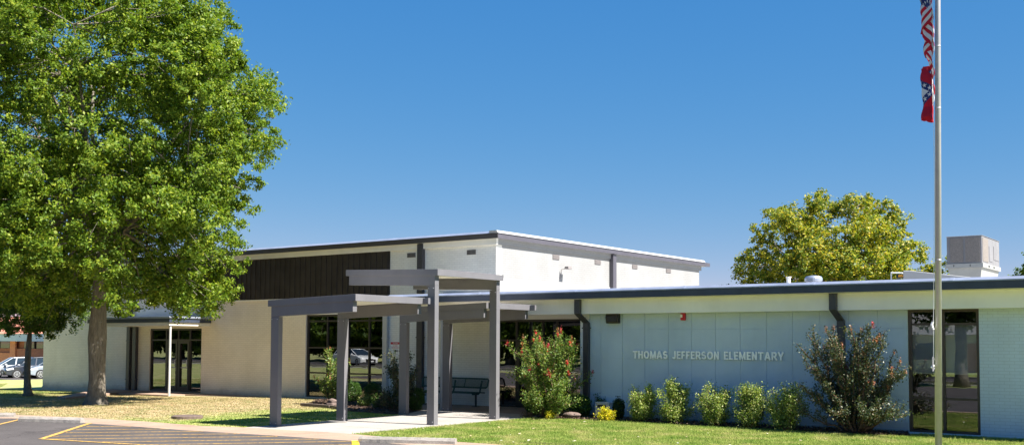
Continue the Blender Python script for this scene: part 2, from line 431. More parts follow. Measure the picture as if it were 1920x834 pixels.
# ------------------------------------------------------------------ mesh builder
class MB:
    def __init__(s):
        s.v, s.f, s.m, s.mats = [], [], [], []
    def mi(s, mat):
        if mat not in s.mats: s.mats.append(mat)
        return s.mats.index(mat)
    def add(s, verts, faces, mat):
        o = len(s.v); k = s.mi(mat)
        s.v += [tuple(p) for p in verts]
        s.f += [tuple(i + o for i in f) for f in faces]
        s.m += [k] * len(faces)
        return s
    def box(s, x0, x1, y0, y1, z0, z1, mat):
        if x0 > x1: x0, x1 = x1, x0
        if y0 > y1: y0, y1 = y1, y0
        if z0 > z1: z0, z1 = z1, z0
        v = [(x0, y0, z0), (x1, y0, z0), (x1, y1, z0), (x0, y1, z0), (x0, y0, z1), (x1, y0, z1), (x1, y1, z1), (x0, y1, z1)]
        return s.add(v, [(3, 2, 1, 0), (4, 5, 6, 7), (0, 1, 5, 4), (1, 2, 6, 5), (2, 3, 7, 6), (3, 0, 4, 7)], mat)
    def sbox(s, x0, x1, y0, y1, zl0, zl1, zr0, zr1, mat):
        """box whose bottom/top run from (zl0,zl1) at x0 to (zr0,zr1) at x1"""
        v = [(x0, y0, zl0), (x1, y0, zr0), (x1, y1, zr0), (x0, y1, zl0), (x0, y0, zl1), (x1, y0, zr1), (x1, y1, zr1), (x0, y1, zl1)]
        return s.add(v, [(3, 2, 1, 0), (4, 5, 6, 7), (0, 1, 5, 4), (1, 2, 6, 5), (2, 3, 7, 6), (3, 0, 4, 7)], mat)
    def prism(s, pts, axis, a, b, mat):
        """extrude a polygon (list of 2-tuples) along an axis from a to b"""
        def P(p, t):
            return {"x": (t, p[0], p[1]), "y": (p[0], t, p[1]), "z": (p[0], p[1], t)}[axis]
        n = len(pts)
        v = [P(p, a) for p in pts] + [P(p, b) for p in pts]
        f = [tuple(range(n - 1, -1, -1)), tuple(range(n, 2 * n))] + [(i, (i + 1) % n, n + (i + 1) % n, n + i) for i in range(n)]
        return s.add(v, f, mat)
    def tube(s, pts, rad, mat, sides=8, cap=True, jit=0.0):
        pts = [Vector(p) for p in pts]
        if not hasattr(rad, "__len__"): rad = [rad] * len(pts)
        vs, fs = [], []
        prev = None
        for i, p in enumerate(pts):
            d = (pts[min(i + 1, len(pts) - 1)] - pts[max(i - 1, 0)]).normalized()
            if prev is None:
                a = Vector((0, 0, 1)) if abs(d.z) < 0.9 else Vector((1, 0, 0))
                u = d.cross(a).normalized()
            else:
                u = (prev - d * prev.dot(d)).normalized()
            prev = u
            w = d.cross(u)
            for k in range(sides):
                t = 2 * math.pi * k / sides
                r = rad[i] * (1 + (random.uniform(-jit, jit) if jit else 0))
                vs.append(p + (u * math.cos(t) + w * math.sin(t)) * r)
        for i in range(len(pts) - 1):
            for k in range(sides):
                k2 = (k + 1) % sides
                fs.append((i * sides + k, i * sides + k2, (i + 1) * sides + k2, (i + 1) * sides + k))
        if cap:
            fs.append(tuple(range(sides - 1, -1, -1)))
            n = (len(pts) - 1) * sides
            fs.append(tuple(range(n, n + sides)))
        return s.add(vs, fs, mat)
    def lathe(s, prof, c, mat, sides=24):
        vs, fs = [], []
        for r, z in prof:
            for k in range(sides):
                t = 2 * math.pi * k / sides
                vs.append((c[0] + r * math.cos(t), c[1] + r * math.sin(t), c[2] + z))
        for i in range(len(prof) - 1):
            for k in range(sides):
                k2 = (k + 1) % sides
                fs.append((i * sides + k, i * sides + k2, (i + 1) * sides + k2, (i + 1) * sides + k))
        fs.append(tuple(range(sides - 1, -1, -1)))
        n = (len(prof) - 1) * sides
        fs.append(tuple(range(n, n + sides)))
        return s.add(vs, fs, mat)
    def build(s, name, parent=None, bevel=0.0, smooth=False, loc=None, rz=0.0):
        me = bpy.data.meshes.new(name)
        me.from_pydata(s.v, [], s.f)
        for m in s.mats: me.materials.append(m)
        me.polygons.foreach_set("material_index", s.m)
        if smooth:
            me.polygons.foreach_set("use_smooth", [True] * len(s.f))
        me.update()
        o = bpy.data.objects.new(name, me)
        COL.objects.link(o)
        if parent is not None: o.parent = parent
        if loc is not None: o.location = loc
        if rz: o.rotation_euler = (0, 0, rz)
        if bevel:
            bv = o.modifiers.new("bevel", "BEVEL")
            bv.width = bevel; bv.segments = 2; bv.limit_method = "ANGLE"; bv.angle_limit = R(40)
        return o

def np_mesh(name, verts, quads, mat, parent=None, tri=False):
    k = 3 if tri else 4
    me = bpy.data.meshes.new(name)
    nv, nf = len(verts), len(quads)
    me.vertices.add(nv)
    me.vertices.foreach_set("co", verts.astype(np.float32).ravel())
    me.loops.add(nf * k)
    me.polygons.add(nf)
    me.loops.foreach_set("vertex_index", quads.astype(np.int32).ravel())
    me.polygons.foreach_set("loop_start", np.arange(0, nf * k, k, dtype=np.int32))
    me.polygons.foreach_set("loop_total", np.full(nf, k, dtype=np.int32))
    me.materials.append(mat)
    me.update(calc_edges=True)
    o = bpy.data.objects.new(name, me)
    COL.objects.link(o)
    if parent is not None: o.parent = parent
    return o

def unit(a):
    return a / (np.linalg.norm(a, axis=-1, keepdims=True) + 1e-9)

def leaf_quads(P, size, nrm=None, align=0.5, wid=0.55, rng=RNG):
    """rhombus leaves at points P; nrm biases the way they face"""
    n = len(P)
    nr = unit(rng.normal(size=(n, 3)))
    if nrm is not None:
        nr = unit(nr * (1 - align) + nrm * align)
    t = unit(np.cross(nr, rng.normal(size=(n, 3))))
    t[:, 2] -= 0.25
    t = unit(t - nr * np.sum(t * nr, axis=1, keepdims=True))
    w = np.cross(nr, t)
    L = (size * rng.uniform(0.65, 1.3, size=n))[:, None]
    fold = nr * L * 0.12
    v = np.stack([P - t * L * 0.5, P + w * L * wid * 0.5 + fold, P + t * L * 0.5, P - w * L * wid * 0.5 + fold], axis=1).reshape(-1, 3)
    q = np.arange(4 * n).reshape(-1, 4)
    return v, q

# ------------------------------------------------------------------ plants
def tree(name, loc, label, cat, prof, leafmat, bark, n_lobes=90, lobe_r=1.1, per=1500, leaf=0.12, trunk=None, group=None,
         seed=1, center=None, inner=0.55, squash=0.8, cuts=None, fill=0.15, sep=0.72, tight=0.125):
    """prof: [(z, radius)] crown envelope; trunk: [(x,y,z,r)] polyline, local"""
    rng = np.random.default_rng(seed)
    random.seed(seed)
    root = empty(name, loc)
    tag(root, label, cat, group)
    pz = np.array([p[0] for p in prof]); pr = np.array([p[1] for p in prof])
    cx, cy = center or (0.0, 0.0)
    # lobes: boughs of foliage spread over the envelope, weighted to the outside
    lob = []
    zs = np.linspace(pz[0], pz[-1], 200)
    rs = np.interp(zs, pz, pr)
    w = rs ** 1.15 + 0.3
    w /= w.sum()
    tries = 0
    while len(lob) < n_lobes and tries < n_lobes * 60:
        tries += 1
        z = rng.choice(zs, p=w); r = np.interp(z, pz, pr)
        a = rng.uniform(0, 2 * math.pi)
        rr = max(0.0, r - lobe_r * 0.75) * (inner + (1 - inner) * rng.uniform(0, 1) ** 0.5)
        p = np.array([cx + rr * math.cos(a), cy + rr * math.sin(a), z])
        if all(np.linalg.norm(p - q) > lobe_r * sep for q, _ in lob):
            lob.append((p, lobe_r * rng.uniform(0.65, 1.2)))
    allP, allN = [], []
    mid = np.array([cx, cy, (pz[0] + pz[-1]) * 0.45])
    for p, r in lob:
        # each bough = many twig ends
        nt_ = max(6, int(26 * (r / lobe_r) ** 2))
        d = unit(rng.normal(size=(nt_, 3)))
        tw = p + d * r * rng.uniform(0.45, 1.0, size=(nt_, 1)) * np.array([1, 1, squash])
        m = per // 26
        for c in tw:
            s = r * tight
            q = c + rng.normal(size=(m, 3)) * s * np.array([1, 1, 0.75])
            allP.append(q)
            out = unit(c - mid) * 0.6 + unit(q - p) * 0.5 + np.array([0, 0, 0.45])
            allN.append(unit(out))
    P = np.concatenate(allP); Nn = np.concatenate(allN)
    nf = int(len(P) * fill)
    if nf:
        z = rng.choice(zs, size=nf, p=w); r = np.interp(z, pz, pr) * 0.7 * np.sqrt(rng.uniform(0, 1, nf)); a = rng.uniform(0, 2 * math.pi, nf)
        P2 = np.stack([cx + r * np.cos(a), cy + r * np.sin(a), z], axis=1)
        P = np.concatenate([P, P2]); Nn = np.concatenate([Nn, unit(rng.normal(size=(nf, 3)))])
    if cuts is not None:
        keep = cuts(P); P = P[keep]; Nn = Nn[keep]
    v, q = leaf_quads(P, leaf, Nn, 0.45, rng=rng)
    np_mesh("crown", v, q, leafmat, root)
    # wood
    mb = MB()
    tp = [Vector(t[:3]) for t in trunk]; tr = [t[3] for t in trunk]
    mb.tube(tp, tr, bark, 14, jit=0.045)
    top = tp[-1]; rt = tr[-1]
    hubs = [(tp[-1], rt)]
    # main limbs fork from the trunk top and reach for the boughs
    nl = 9
    limbs = []
    for k in range(nl):
        a = 2 * math.pi * k / nl + rng.uniform(-0.3, 0.3)
        zt = pz[0] + (pz[-1] - pz[0]) * rng.uniform(0.25, 0.85)
        r = np.interp(zt, pz, pr) * rng.uniform(0.35, 0.65)
        e = Vector((cx + r * math.cos(a), cy + r * math.sin(a), zt))
        s0 = top.copy()
        c1 = s0.lerp(e, 0.4) + Vector((0, 0, (e.z - s0.z) * 0.12))
        pts = []
        for i in range(7):
            t = i / 6
            p = s0 * (1 - t) ** 2 + c1 * 2 * t * (1 - t) + e * t * t
            p += Vector((rng.normal(), rng.normal(), rng.normal())) * 0.06 * (0 < i < 6)
            pts.append(p)
        rad = [rt * 0.62 * (1 - 0.8 * i / 6) for i in range(7)]
        mb.tube(pts, rad, bark, 8, jit=0.05)
        limbs += [(pts[i], rad[i]) for i in range(2, 7)]
    for p, r in lob:
        pv = Vector(p)
        b, br = min(limbs, key=lambda l: (l[0] - pv).length + (2.0 if l[0].z > pv.z + 0.4 else 0))
        m_ = b.lerp(pv, 0.5) + Vector((0, 0, 0.15 * (pv - b).length * rng.uniform(-0.3, 1)))
        mb.tube([b, m_, pv], [min(br, rt * 0.22), rt * 0.12, 0.012], bark, 5, cap=False)
        for _ in range(3):
            e = pv + Vector(unit(rng.normal(size=3))) * r * 0.8
            mb.tube([m_.lerp(pv, 0.5), e], [rt * 0.05, 0.006], bark, 4, cap=False)
    mb.build("trunk", root, smooth=True)
    return root

def bush(name, loc, label, cat, H, W, stems, leafmat, bark, leaf=0.04, n=5000, group=None, seed=1, vase=0.55,
         flowers=0, seeds=0, lean=(0, 0), spread=0.035, bare=0.12, depth=None):
    """multi-stem shrub: curved stems that fan out, leaves along them and their twigs"""
    rng = np.random.default_rng(seed); random.seed(seed)
    root = empty(name, loc)
    tag(root, label, cat, group)
    D = depth or W
    mb = MB()
    tips, segs = [], []
    for k in range(stems):
        a = 2 * math.pi * k / stems + rng.uniform(-0.35, 0.35)
        rr = rng.uniform(0.15, 1.0) ** 0.7
        ex = math.cos(a) * rr * W * 0.5 + lean[0]; ey = math.sin(a) * rr * D * 0.5 + lean[1]
        h = H * (1 - 0.42 * rr ** 2 * rng.uniform(0.4, 1.2)) * rng.uniform(0.82, 1.0)
        if k % 3 == 2:
            h *= rng.uniform(0.30, 0.68); rr2 = rng.uniform(0.75, 1.05); ex = math.cos(a) * rr2 * W * 0.5 + lean[0]; ey = math.sin(a) * rr2 * D * 0.5 + lean[1]
        b = Vector((math.cos(a) * 0.06 * W, math.sin(a) * 0.06 * D, 0))
        e = Vector((ex, ey, h)); c = Vector((ex * (1 - vase) * 0.9, ey * (1 - vase) * 0.9, h * 0.5))
        pts = []
        for i in range(9):
            t = i / 8
            pts.append(b * (1 - t) ** 2 + c * 2 * t * (1 - t) + e * t * t + Vector(rng.normal(size=3)) * 0.012 * H * (i > 0))
        mb.tube(pts, [0.012 * H * (1 - 0.8 * i / 8) + 0.002 for i in range(9)], bark, 5, cap=False)
        tips.append(pts[-1])
        segs.append(pts)
        for j in range(5):
            i0 = int(rng.integers(2, 8)); p0 = pts[i0]
            dr = (pts[i0 + 1 if i0 < 8 else 8] - pts[i0 - 1]).normalized() + Vector(unit(rng.normal(size=3))) * 0.75
            ln = H * rng.uniform(0.10, 0.24)
            p1 = p0 + dr.normalized() * ln * 0.5; p2 = p1 + (dr.normalized() + Vector((0, 0, 0.5))).normalized() * ln * 0.5
            mb.tube([p0, p1, p2], [0.004 * H, 0.003 * H, 0.0015 * H], bark, 4, cap=False)
            segs.append([p0, p1, p2]); tips.append(p2)
    mb.build("stems", root)
    P, Nn = [], []
    A = np.array([[*s[i], *s[i + 1]] for s in segs for i in range(len(s) - 1) if s[i + 1].z > bare * H])
    ln = np.linalg.norm(A[:, 3:] - A[:, :3], axis=1)
    idx = rng.choice(len(A), size=n, p=ln / ln.sum())
    t = rng.uniform(0, 1, (n, 1))
    base = A[idx, :3] * (1 - t) + A[idx, 3:] * t
    off = rng.normal(size=(n, 3)) * spread * H
    P = base + off
    P[:, 2] = np.maximum(P[:, 2], 0.02)
    Nn = unit(off + np.array([0, 0, 0.03 * H]))
    v, q = leaf_quads(P, leaf, Nn, 0.35, 0.6, rng)
    np_mesh("foliage", v, q, leafmat, root)
    tips.sort(key=lambda p: -p.z)
    def heads(nm, cnt, mat, sz, r, pool):
        if not cnt: return
        c = np.array([pool[i % len(pool)] for i in range(cnt)])
        m = 45
        tt = rng.uniform(-1, 1, (cnt * m, 1))
        P = np.repeat(c, m, 0) + rng.normal(size=(cnt * m, 3)) * r * np.array([0.6, 0.6, 1.3])
        v, q = leaf_quads(P, sz, None, 0, 0.9, rng)
        np_mesh(nm, v, q, mat, root)
    random.shuffle(tips[: len(tips) // 2])
    pool = [tuple(p) for p in tips[: max(4, len(tips) * 2 // 3)]]
    random.shuffle(pool)
    heads("flower_heads", flowers, M["flower"], 0.026, 0.024 * H / 2, pool)
    heads("seed_heads", seeds, M["seed"], 0.022, 0.022 * H / 2, pool[::-1])
    return root

def ball_bush(name, loc, label, cat, H, W, leafmat, leaf=0.035, n=4000, group=None, seed=1, upright=False, top=0.0):
    rng = np.random.default_rng(seed)
    root = empty(name, loc)
    tag(root, label, cat, group)
    d = unit(rng.normal(size=(n, 3)))
    lump = 1 + 0.10 * np.sin(d[:, 0] * 7 + seed) * np.cos(d[:, 1] * 6 + seed * 2) + 0.08 * np.sin(d[:, 2] * 9 + d[:, 0] * 5)
    rr = rng.uniform(0.55, 1.0, n) ** 0.6 * lump
    P = d * rr[:, None] * np.array([W / 2, W / 2, H / 2]) + np.array([0, 0, H * 0.5])
    if upright:
        spike = rng.uniform(0, 1, n) ** 5
        P[:, 2] += spike * H * 0.25 * (d[:, 2] > 0)
        taper = 0.7 + 0.3 * np.clip(P[:, 2] / H, 0, 1)
        P[:, 0] *= taper; P[:, 1] *= taper
    P = P[P[:, 2] > 0.01]
    v, q = leaf_quads(P, leaf, unit(P - np.array([0, 0, H * 0.4])), 0.4, 0.55, rng)
    np_mesh("foliage", v, q, leafmat, root)
    mb = MB()
    for k in range(6):
        a = k * 1.05
        mb.tube([(0, 0, 0), (math.cos(a) * W * 0.12, math.sin(a) * W * 0.12, H * 0.4), (math.cos(a) * W * 0.3, math.sin(a) * W * 0.3, H * 0.75)], [0.012, 0.009, 0.004], M["bark_red"], 5)
    mb.build("stems", root)
    return root

# ------------------------------------------------------------------ ground
def gz(x, y):
    f = min(1, max(0, (y - 16.5) / 5.0)); f = f * f * (3 - 2 * f)
    if x > -28.8: s = 0.0
    elif x > -46: s = -0.014 * (-28.8 - x)
    elif x > -72: s = -0.24 - 0.0165 * (-46 - x)
    else: s = -0.67 - 0.012 * min(40, -72 - x)
    return s * f

def axis_grid(a, b, lo, hi, step):
    g = list(np.arange(lo, hi + 0.01, step))
    out = []
    x = lo
    d = step
    while x > a:
        d *= 1.5; x -= d; out.insert(0, max(x, a))
    x = hi; d = step; up = []
    while x < b:
        d *= 1.5; x += d; up.append(min(x, b))
    return out + g + up

gx = axis_grid(-900, 900, -90, 10, 2.0); gy = axis_grid(-900, 900, -4, 60, 2.0)
mb = MB()
vs = [(x, y, gz(x, y)) for y in gy for x in gx]
nx = len(gx)
fs = [(j * nx + i, j * nx + i + 1, (j + 1) * nx + i + 1, (j + 1) * nx + i) for j in range(len(gy) - 1) for i in range(nx - 1)]
mb.add(vs, fs, M["lawn"])
tag(mb.build("ground"), kind="structure")

def sheet(name, pts, z, mat, thick=0.0):
    mb = MB()
    if thick:
        mb.prism(pts, "z", z - thick, z, mat)
    else:
        mb.add([(p[0], p[1], z) for p in pts], [tuple(range(len(pts)))], mat)
    return tag(mb.build(name), kind="structure")

# car park and its concrete gutter (both edges as surveyed from the kerb line)
lower = [(-45, 9.5), (-32, 12.2), (-28, 14.0), (-26.54, 14.85), (-23.38, 15.10), (-21.44, 15.21), (-20.16, 15.27), (-17.33, 15.6), (-15.36, 15.75), (-12, 15.9), (-6, 16.1), (14, 16.6)]
upper = [(-45, 10.3), (-32, 13.0), (-27.9, 15.35), (-25.29, 15.89), (-22.7, 16.1), (-20.65, 16.08), (-19.51, 16.40), (-16.58, 16.70), (-14.75, 16.58), (-13.7, 16.64), (-12.73, 16.72), (-6, 16.9), (14, 17.4)]
sheet("parking_lot", [(-45, -3), (14, -3)] + lower[::-1], 0.004, M["asphalt"])
mb = MB()
k = []
for i in range(len(lower)):
    k += [(lower[i][0], lower[i][1], 0.0045), (upper[i][0], upper[i][1], 0.03)]
mb.add(k, [(2 * i, 2 * i + 2, 2 * i + 3, 2 * i + 1) for i in range(len(lower) - 1)], M["apron"])
# the free edges get real depth
mb.add([(p[0], p[1], 0.03) for p in upper] + [(p[0], p[1], -0.05) for p in upper], [(i, i + 1, i + 1 + len(upper), i + len(upper)) for i in range(len(upper) - 1)], M["apron"])
tag(mb.build("gutter_path"), kind="structure")
mb = MB()
for i in range(2, len(lower) - 1):
    for t_ in (0.2, 0.85):
        if i > 9: continue
        p_ = [lower[i][q] * (1 - t_) + lower[i + 1][q] * t_ for q in (0, 1)]; q_ = [upper[i][q] * (1 - t_) + upper[i + 1][q] * t_ for q in (0, 1)]
        mb.add([(p_[0], p_[1], 0.0085), (p_[0] + 0.015, p_[1], 0.0085), (q_[0] + 0.015, q_[1], 0.034), (q_[0], q_[1], 0.034)], [(0, 1, 2, 3)], M["rust"])
tag(mb.build("path_joint"), kind="structure")

# walk under the canopies, then the darker paving up to the doors
sheet("concrete_walk", [(-19.62, 16.43), (-16.5, 16.72), (-16.42, 19.2), (-16.42, 22.2), (-16.35, 23.6), (-15.9, 24.35), (-20.9, 24.35), (-20.35, 23.4), (-19.62, 21.9), (-19.66, 19.3)], 0.02, M["slab"], 0.1)
sheet("entrance_paving", [(-21.6, 24.36), (-15.72, 24.36), (-15.72, 26.9), (-24.4, 26.9), (-24.4, 26.0), (-22.3, 25.8)], 0.016, M["patio"], 0.1)
mb = MB()
for y in (18.2, 20.0, 21.8, 23.4):
    mb.box(-19.5, -16.5, y, y + 0.012, 0.018, 0.0215, M["kerb"])
tag(mb.build("path_joint"), kind="structure")
# side-door pad and the strip along the gym wall
sheet("side_door_path", [(-37.6, 25.1), (-34.3, 25.1), (-34.3, 25.9), (-29.1, 26.2), (-29.1, 26.9), (-40.5, 26.9), (-40.5, 26.2), (-37.6, 26.2)], -0.03, M["apron"], 0.25)
sheet("cross_path", [(-36.4, 21.9), (-35.4, 21.6), (-38.2, 26.2), (-40.4, 26.2)], -0.02, M["apron"], 0.2)
# planting beds
sheet("mulch_bed", [(-16.3, 23.5), (-14.9, 23.7), (-14.06, 24.05), (-11.8, 23.75), (-10.6, 23.95), (-9.1, 23.8), (-7.4, 23.85), (-6.7, 24.05), (-6.95, 24.85), (-15.7, 24.85), (-15.72, 24.36), (-16.2, 24.3)], 0.018, M["mulch"], 0.06)
sheet("mulch_ground", [(-24.9, 23.25), (-23.4, 23.1), (-21.9, 22.3), (-20.2, 22.2), (-19.95, 22.9), (-20.95, 24.3), (-21.65, 24.4), (-22.4, 25.75), (-24.4, 26.0), (-26.4, 26.3), (-27.2, 26.1), (-26.3, 25.0)], 0.018, M["mulch"], 0.06)

def line(mb, a, b, w, z, mat):
    a = Vector(a); b = Vector(b); d = (b - a).normalized(); n = Vector((-d.y, d.x)) * w / 2
    mb.add([(a.x + n.x, a.y + n.y, z), (a.x - n.x, a.y - n.y, z), (b.x - n.x, b.y - n.y, z), (b.x + n.x, b.y + n.y, z)], [(0, 1, 2, 3)], mat)
mb = MB()
for a, b in [((-22.79, 14.46), (-21.95, 15.10)), ((-22.16, 13.8), (-20.71, 15.22)), ((-21.59, 13.2), (-19.61, 15.30)), ((-21.0, 12.56), (-18.48, 15.40)),
             ((-20.45, 12.14), (-17.34, 15.46)), ((-19.2, 12.30), (-16.21, 15.58)), ((-17.9, 12.60), (-15.35, 15.62)), ((-16.6, 12.90), (-14.84, 15.15))]:
    line(mb, a, b, 0.07, 0.008, M["yellow_paint"])
line(mb, (-20.54, 12.06), (-14.0, 13.35), 0.10, 0.0125, M["yellow_paint"])
line(mb, (-20.58, 12.05), (-23.60, 15.06), 0.12, 0.0125, M["yellow_paint"])
line(mb, (-23.9, 12.5), (-26.15, 14.75), 0.10, 0.0125, M["yellow_paint"])
line(mb, (-14.55, 14.95), (-15.30, 15.70), 0.14, 0.017, M["yellow_new"])
tag(mb.build("parking_marking"), kind="structure")

# street across the way: seen in the window reflections
sheet("road", [(-160, -16), (60, -16), (60, -8), (-160, -8)], 0.004, M["asphalt"])
mb = MB()
mb.box(-160, 60, -8.0, -7.8, -0.05, 0.13, M["kerb"]); mb.box(-160, 60, -16.2, -16.0, -0.05, 0.13, M["kerb"])
tag(mb.build("road_kerb"), kind="structure")
sheet("sidewalk_path", [(-160, -7.2), (60, -7.2), (60, -6.0), (-160, -6.0)], 0.012, M["slab"])

# ------------------------------------------------------------------ lawn blades and mulch chips
def inside(poly, P):
    x, y = P[:, 0], P[:, 1]
    c = np.zeros(len(P), bool)
    n = len(poly)
    for i in range(n):
        x1, y1 = poly[i]; x2, y2 = poly[(i + 1) % n]
        if y1 == y2: continue
        t = ((y1 > y) != (y2 > y)) & (x < (x2 - x1) * (y - y1) / (y2 - y1) + x1)
        c ^= t
    return c

def blades(name, poly, n, h, mat, w=0.012, holes=(), seed=3):
    rng = np.random.default_rng(seed)
    xs = [p[0] for p in poly]; ys = [p[1] for p in poly]
    P = np.stack([rng.uniform(min(xs), max(xs), n), rng.uniform(min(ys), max(ys), n)], 1)
    k = inside(poly, P)
    for hpoly in holes: k &= ~inside(hpoly, P)
    P = P[k]; n = len(P)
    z = np.array([gz(a, b) for a, b in P])
    a = rng.uniform(0, 2 * math.pi, n); d = np.stack([np.cos(a), np.sin(a), np.zeros(n)], 1)
    hh = h * rng.uniform(0.4, 1.25, n) * (1 + (rng.uniform(0, 1, n) > 0.985) * 0.8)
    tip = rng.normal(size=(n, 2)) * 0.45
    B = np.concatenate([P, z[:, None]], 1)
    T = B + np.stack([tip[:, 0] * hh, tip[:, 1] * hh, hh], 1)
    v = np.stack([B - d * w / 2, B + d * w / 2, T], 1).reshape(-1, 3)
    f = np.arange(3 * n).reshape(-1, 3)
    return tag(np_mesh(name, v, f, mat, tri=True), kind="stuff")

o = blades("grass", [(-16.48, 16.73), (-14.75, 16.6), (-12.73, 16.74), (-3, 17.1), (-2, 24.8), (-6.7, 24.8), (-6.7, 24.0), (-7.4, 23.8), (-9.1, 23.75), (-10.6, 23.9), (-11.8, 23.7), (-14.06, 24.0), (-14.9, 23.65), (-16.3, 23.45), (-16.4, 22)], 330000, 0.042, M["blades"], 0.015)
tag(o, "short bright green lawn in front of the blue-green wall", "grass")
o = blades("grass", [(-45, 16), (-28, 15.4), (-25.3, 15.95), (-22.7, 16.15), (-20.65, 16.1), (-19.65, 16.4), (-19.68, 21.9), (-21.9, 22.3), (-23.4, 23.1), (-24.9, 23.3), (-27.2, 26.1), (-29, 26.0), (-34.3, 25.1), (-38, 25.1), (-46, 26.9), (-50, 27), (-60, 33), (-60, 22)], 400000, 0.028, M["blades"], 0.022,
           holes=([(-36.4, 21.9), (-35.4, 21.6), (-38.2, 26.2), (-40.4, 26.2)],), seed=4)
tag(o, "dry tan lawn around the big shade tree", "grass")

def litter(name, poly, n, seed, cols):
    rng = np.random.default_rng(seed)
    xs = [p[0] for p in poly]; ys = [p[1] for p in poly]
    P = np.stack([rng.uniform(min(xs), max(xs), n), rng.uniform(min(ys), max(ys), n)], 1)
    P = P[inside(poly, P)]
    P = np.concatenate([P, np.array([[gz(a, b) + 0.035] for a, b in P])], 1)
    v, q = leaf_quads(P, 0.075, np.array([[0, 0, 1.0]]) * np.ones((len(P), 1)), 0.75, 0.7, rng)
    return tag(np_mesh(name, v, q, mat_leaf(name + "_colours", cols, 0.1)), kind="stuff")
tag(litter("fallen_leaves", [(-16.2, 17), (-3, 17.4), (-3, 23), (-16.2, 23)], 90, 71, [(0.4, 0.28, 0.16), (0.6, 0.58, 0.5), (0.30, 0.2, 0.1)]), "a few pale fallen leaves on the green lawn", "leaves")
tag(litter("fallen_leaves", [(-36, 16.5), (-20.2, 16.8), (-20.4, 22), (-36, 25)], 260, 72, [(0.22, 0.13, 0.07), (0.35, 0.24, 0.12), (0.14, 0.10, 0.06)]), "brown fallen leaves on the dry lawn", "leaves")

def chips(name, poly, n, seed):
    rng = np.random.default_rng(seed)
    xs = [p[0] for p in poly]; ys = [p[1] for p in poly]
    P = np.stack([rng.uniform(min(xs), max(xs), n), rng.uniform(min(ys), max(ys), n), 0.02 + rng.uniform(0, 0.04, n)], 1)
    P = P[inside(poly, P)]
    v, q = leaf_quads(P, 0.06, np.array([[0, 0, 1.0]]) * np.ones((len(P), 1)), 0.6, 0.5, rng)
    return tag(np_mesh(name, v, q, M["mulch_chip"]), kind="stuff")
tag(chips("mulch_chips", [(-16.3, 23.45), (-14.9, 23.65), (-14.06, 24.0), (-11.8, 23.7), (-10.6, 23.9), (-9.1, 23.75), (-7.4, 23.8), (-6.7, 24.0), (-6.95, 24.82), (-15.7, 24.82)], 12000, 5), "bark chips along the foot of the blue-green wall", "mulch")
tag(chips("mulch_chips", [(-24.9, 23.3), (-23.4, 23.1), (-21.9, 22.35), (-20.2, 22.25), (-20.1, 22.9), (-21.05, 24.3), (-21.7, 24.5), (-22.4, 25.75), (-26.4, 26.2), (-27.1, 26.0), (-26.3, 25.0)], 12000, 6), "bark chips in the bed by the tall gym window", "mulch")

# ------------------------------------------------------------------ gym building
gym = tag(empty("gym_building", (-33, 34, 0)), "tall white painted brick gym hall with dark ribbed cladding band", "building")
def G_(mb, name, bevel=0.0, parent=None, smooth=False):
    o = mb.build(name, parent or gym, bevel, smooth)
    if parent is None or parent is gym:
        o.location = (33, -34, 0)
    return o
XL, XR, YF, YB, ZT = -45.95, -20.15, 26.9, 41.3, 5.32
mb = MB()
def wallx(x0, x1, z0, z1, mat, mb=None):
    mb.box(x0, x1, YF, YF + 0.3, z0, z1, mat)
cb = M["cream_brick"]; wb = M["white_brick"]
wallx(XL, -38.0, -0.6, ZT, cb, mb)
wallx(-38.0, -34.66, 2.52, ZT, cb, mb)
wallx(-38.0, -34.66, -0.6, -0.02, cb, mb)
wallx(-34.66, -28.75, -0.6, ZT, cb, mb)
wallx(-28.75, -24.92, 2.98, ZT, wb, mb)
wallx(-28.75, -24.92, -0.6, 0.03, cb, mb)
wallx(-24.92, XR, -0.6, ZT, wb, mb)
# side and rear walls
mb.box(XR - 0.3, XR, YF + 0.3, YB, -0.6, ZT, M["white_brick_sun_dimmed"])
mb.box(XL, XL + 0.3, YF + 0.3, YB, -0.6, ZT, M["white_brick_sun_dimmed"])
mb.box(XL + 0.3, XR - 0.3, YB - 0.3, YB, -0.6, ZT, wb)
G_(mb, "wall")
# plinth of stretcher bricks standing a little proud
mb = MB()
mb.box(XL - 0.02, -38.6, YF - 0.03, YF - 0.002, -0.6, -0.06, cb)
G_(mb, "plinth"); mb = MB()
mb.box(-34.6, -28.8, YF - 0.03, YF - 0.002, -0.5, 0.10, cb)
G_(mb, "plinth")
mb = MB()   # frieze boards
mb.box(XL - 0.1, XR + 0.08, YF - 0.10, YF - 0.002, 5.10, 5.29, M["cream"])
mb.box(XR + 0.002, XR + 0.06, YF - 0.0, YB + 0.1, 5.10, 5.29, M["white_brick_sun_dimmed"])
G_(mb, "frieze")
roof = MB()
roof.box(XL - 0.2, XR + 0.19, YF - 0.19, YB + 0.55, 5.292, 5.42, M["membrane"])
rf = G_(roof, "roof")
mb = MB()
mb.box(XL - 0.24, XR + 0.22, YF - 0.22, YF - 0.192, 5.28, 5.44, M["gym_fascia"])
mb.box(XR + 0.192, XR + 0.22, YF - 0.19, YB + 0.6, 5.28, 5.44, M["slate_fascia"])
mb.build("fascia", rf)
mb = MB()
mb.prism([(YF - 0.25, 5.442), (YF - 0.05, 5.53), (YF + 0.1, 5.53), (YF + 0.1, 5.442)], "x", XL - 0.24, XR + 0.13, M["coping"])
mb.prism([(XR + 0.25, 5.442), (XR + 0.19, 5.525), (XR - 0.1, 5.525), (XR - 0.1, 5.442)], "y", YF - 0.245, YB + 0.1, M["membrane"])
mb.build("coping", rf)
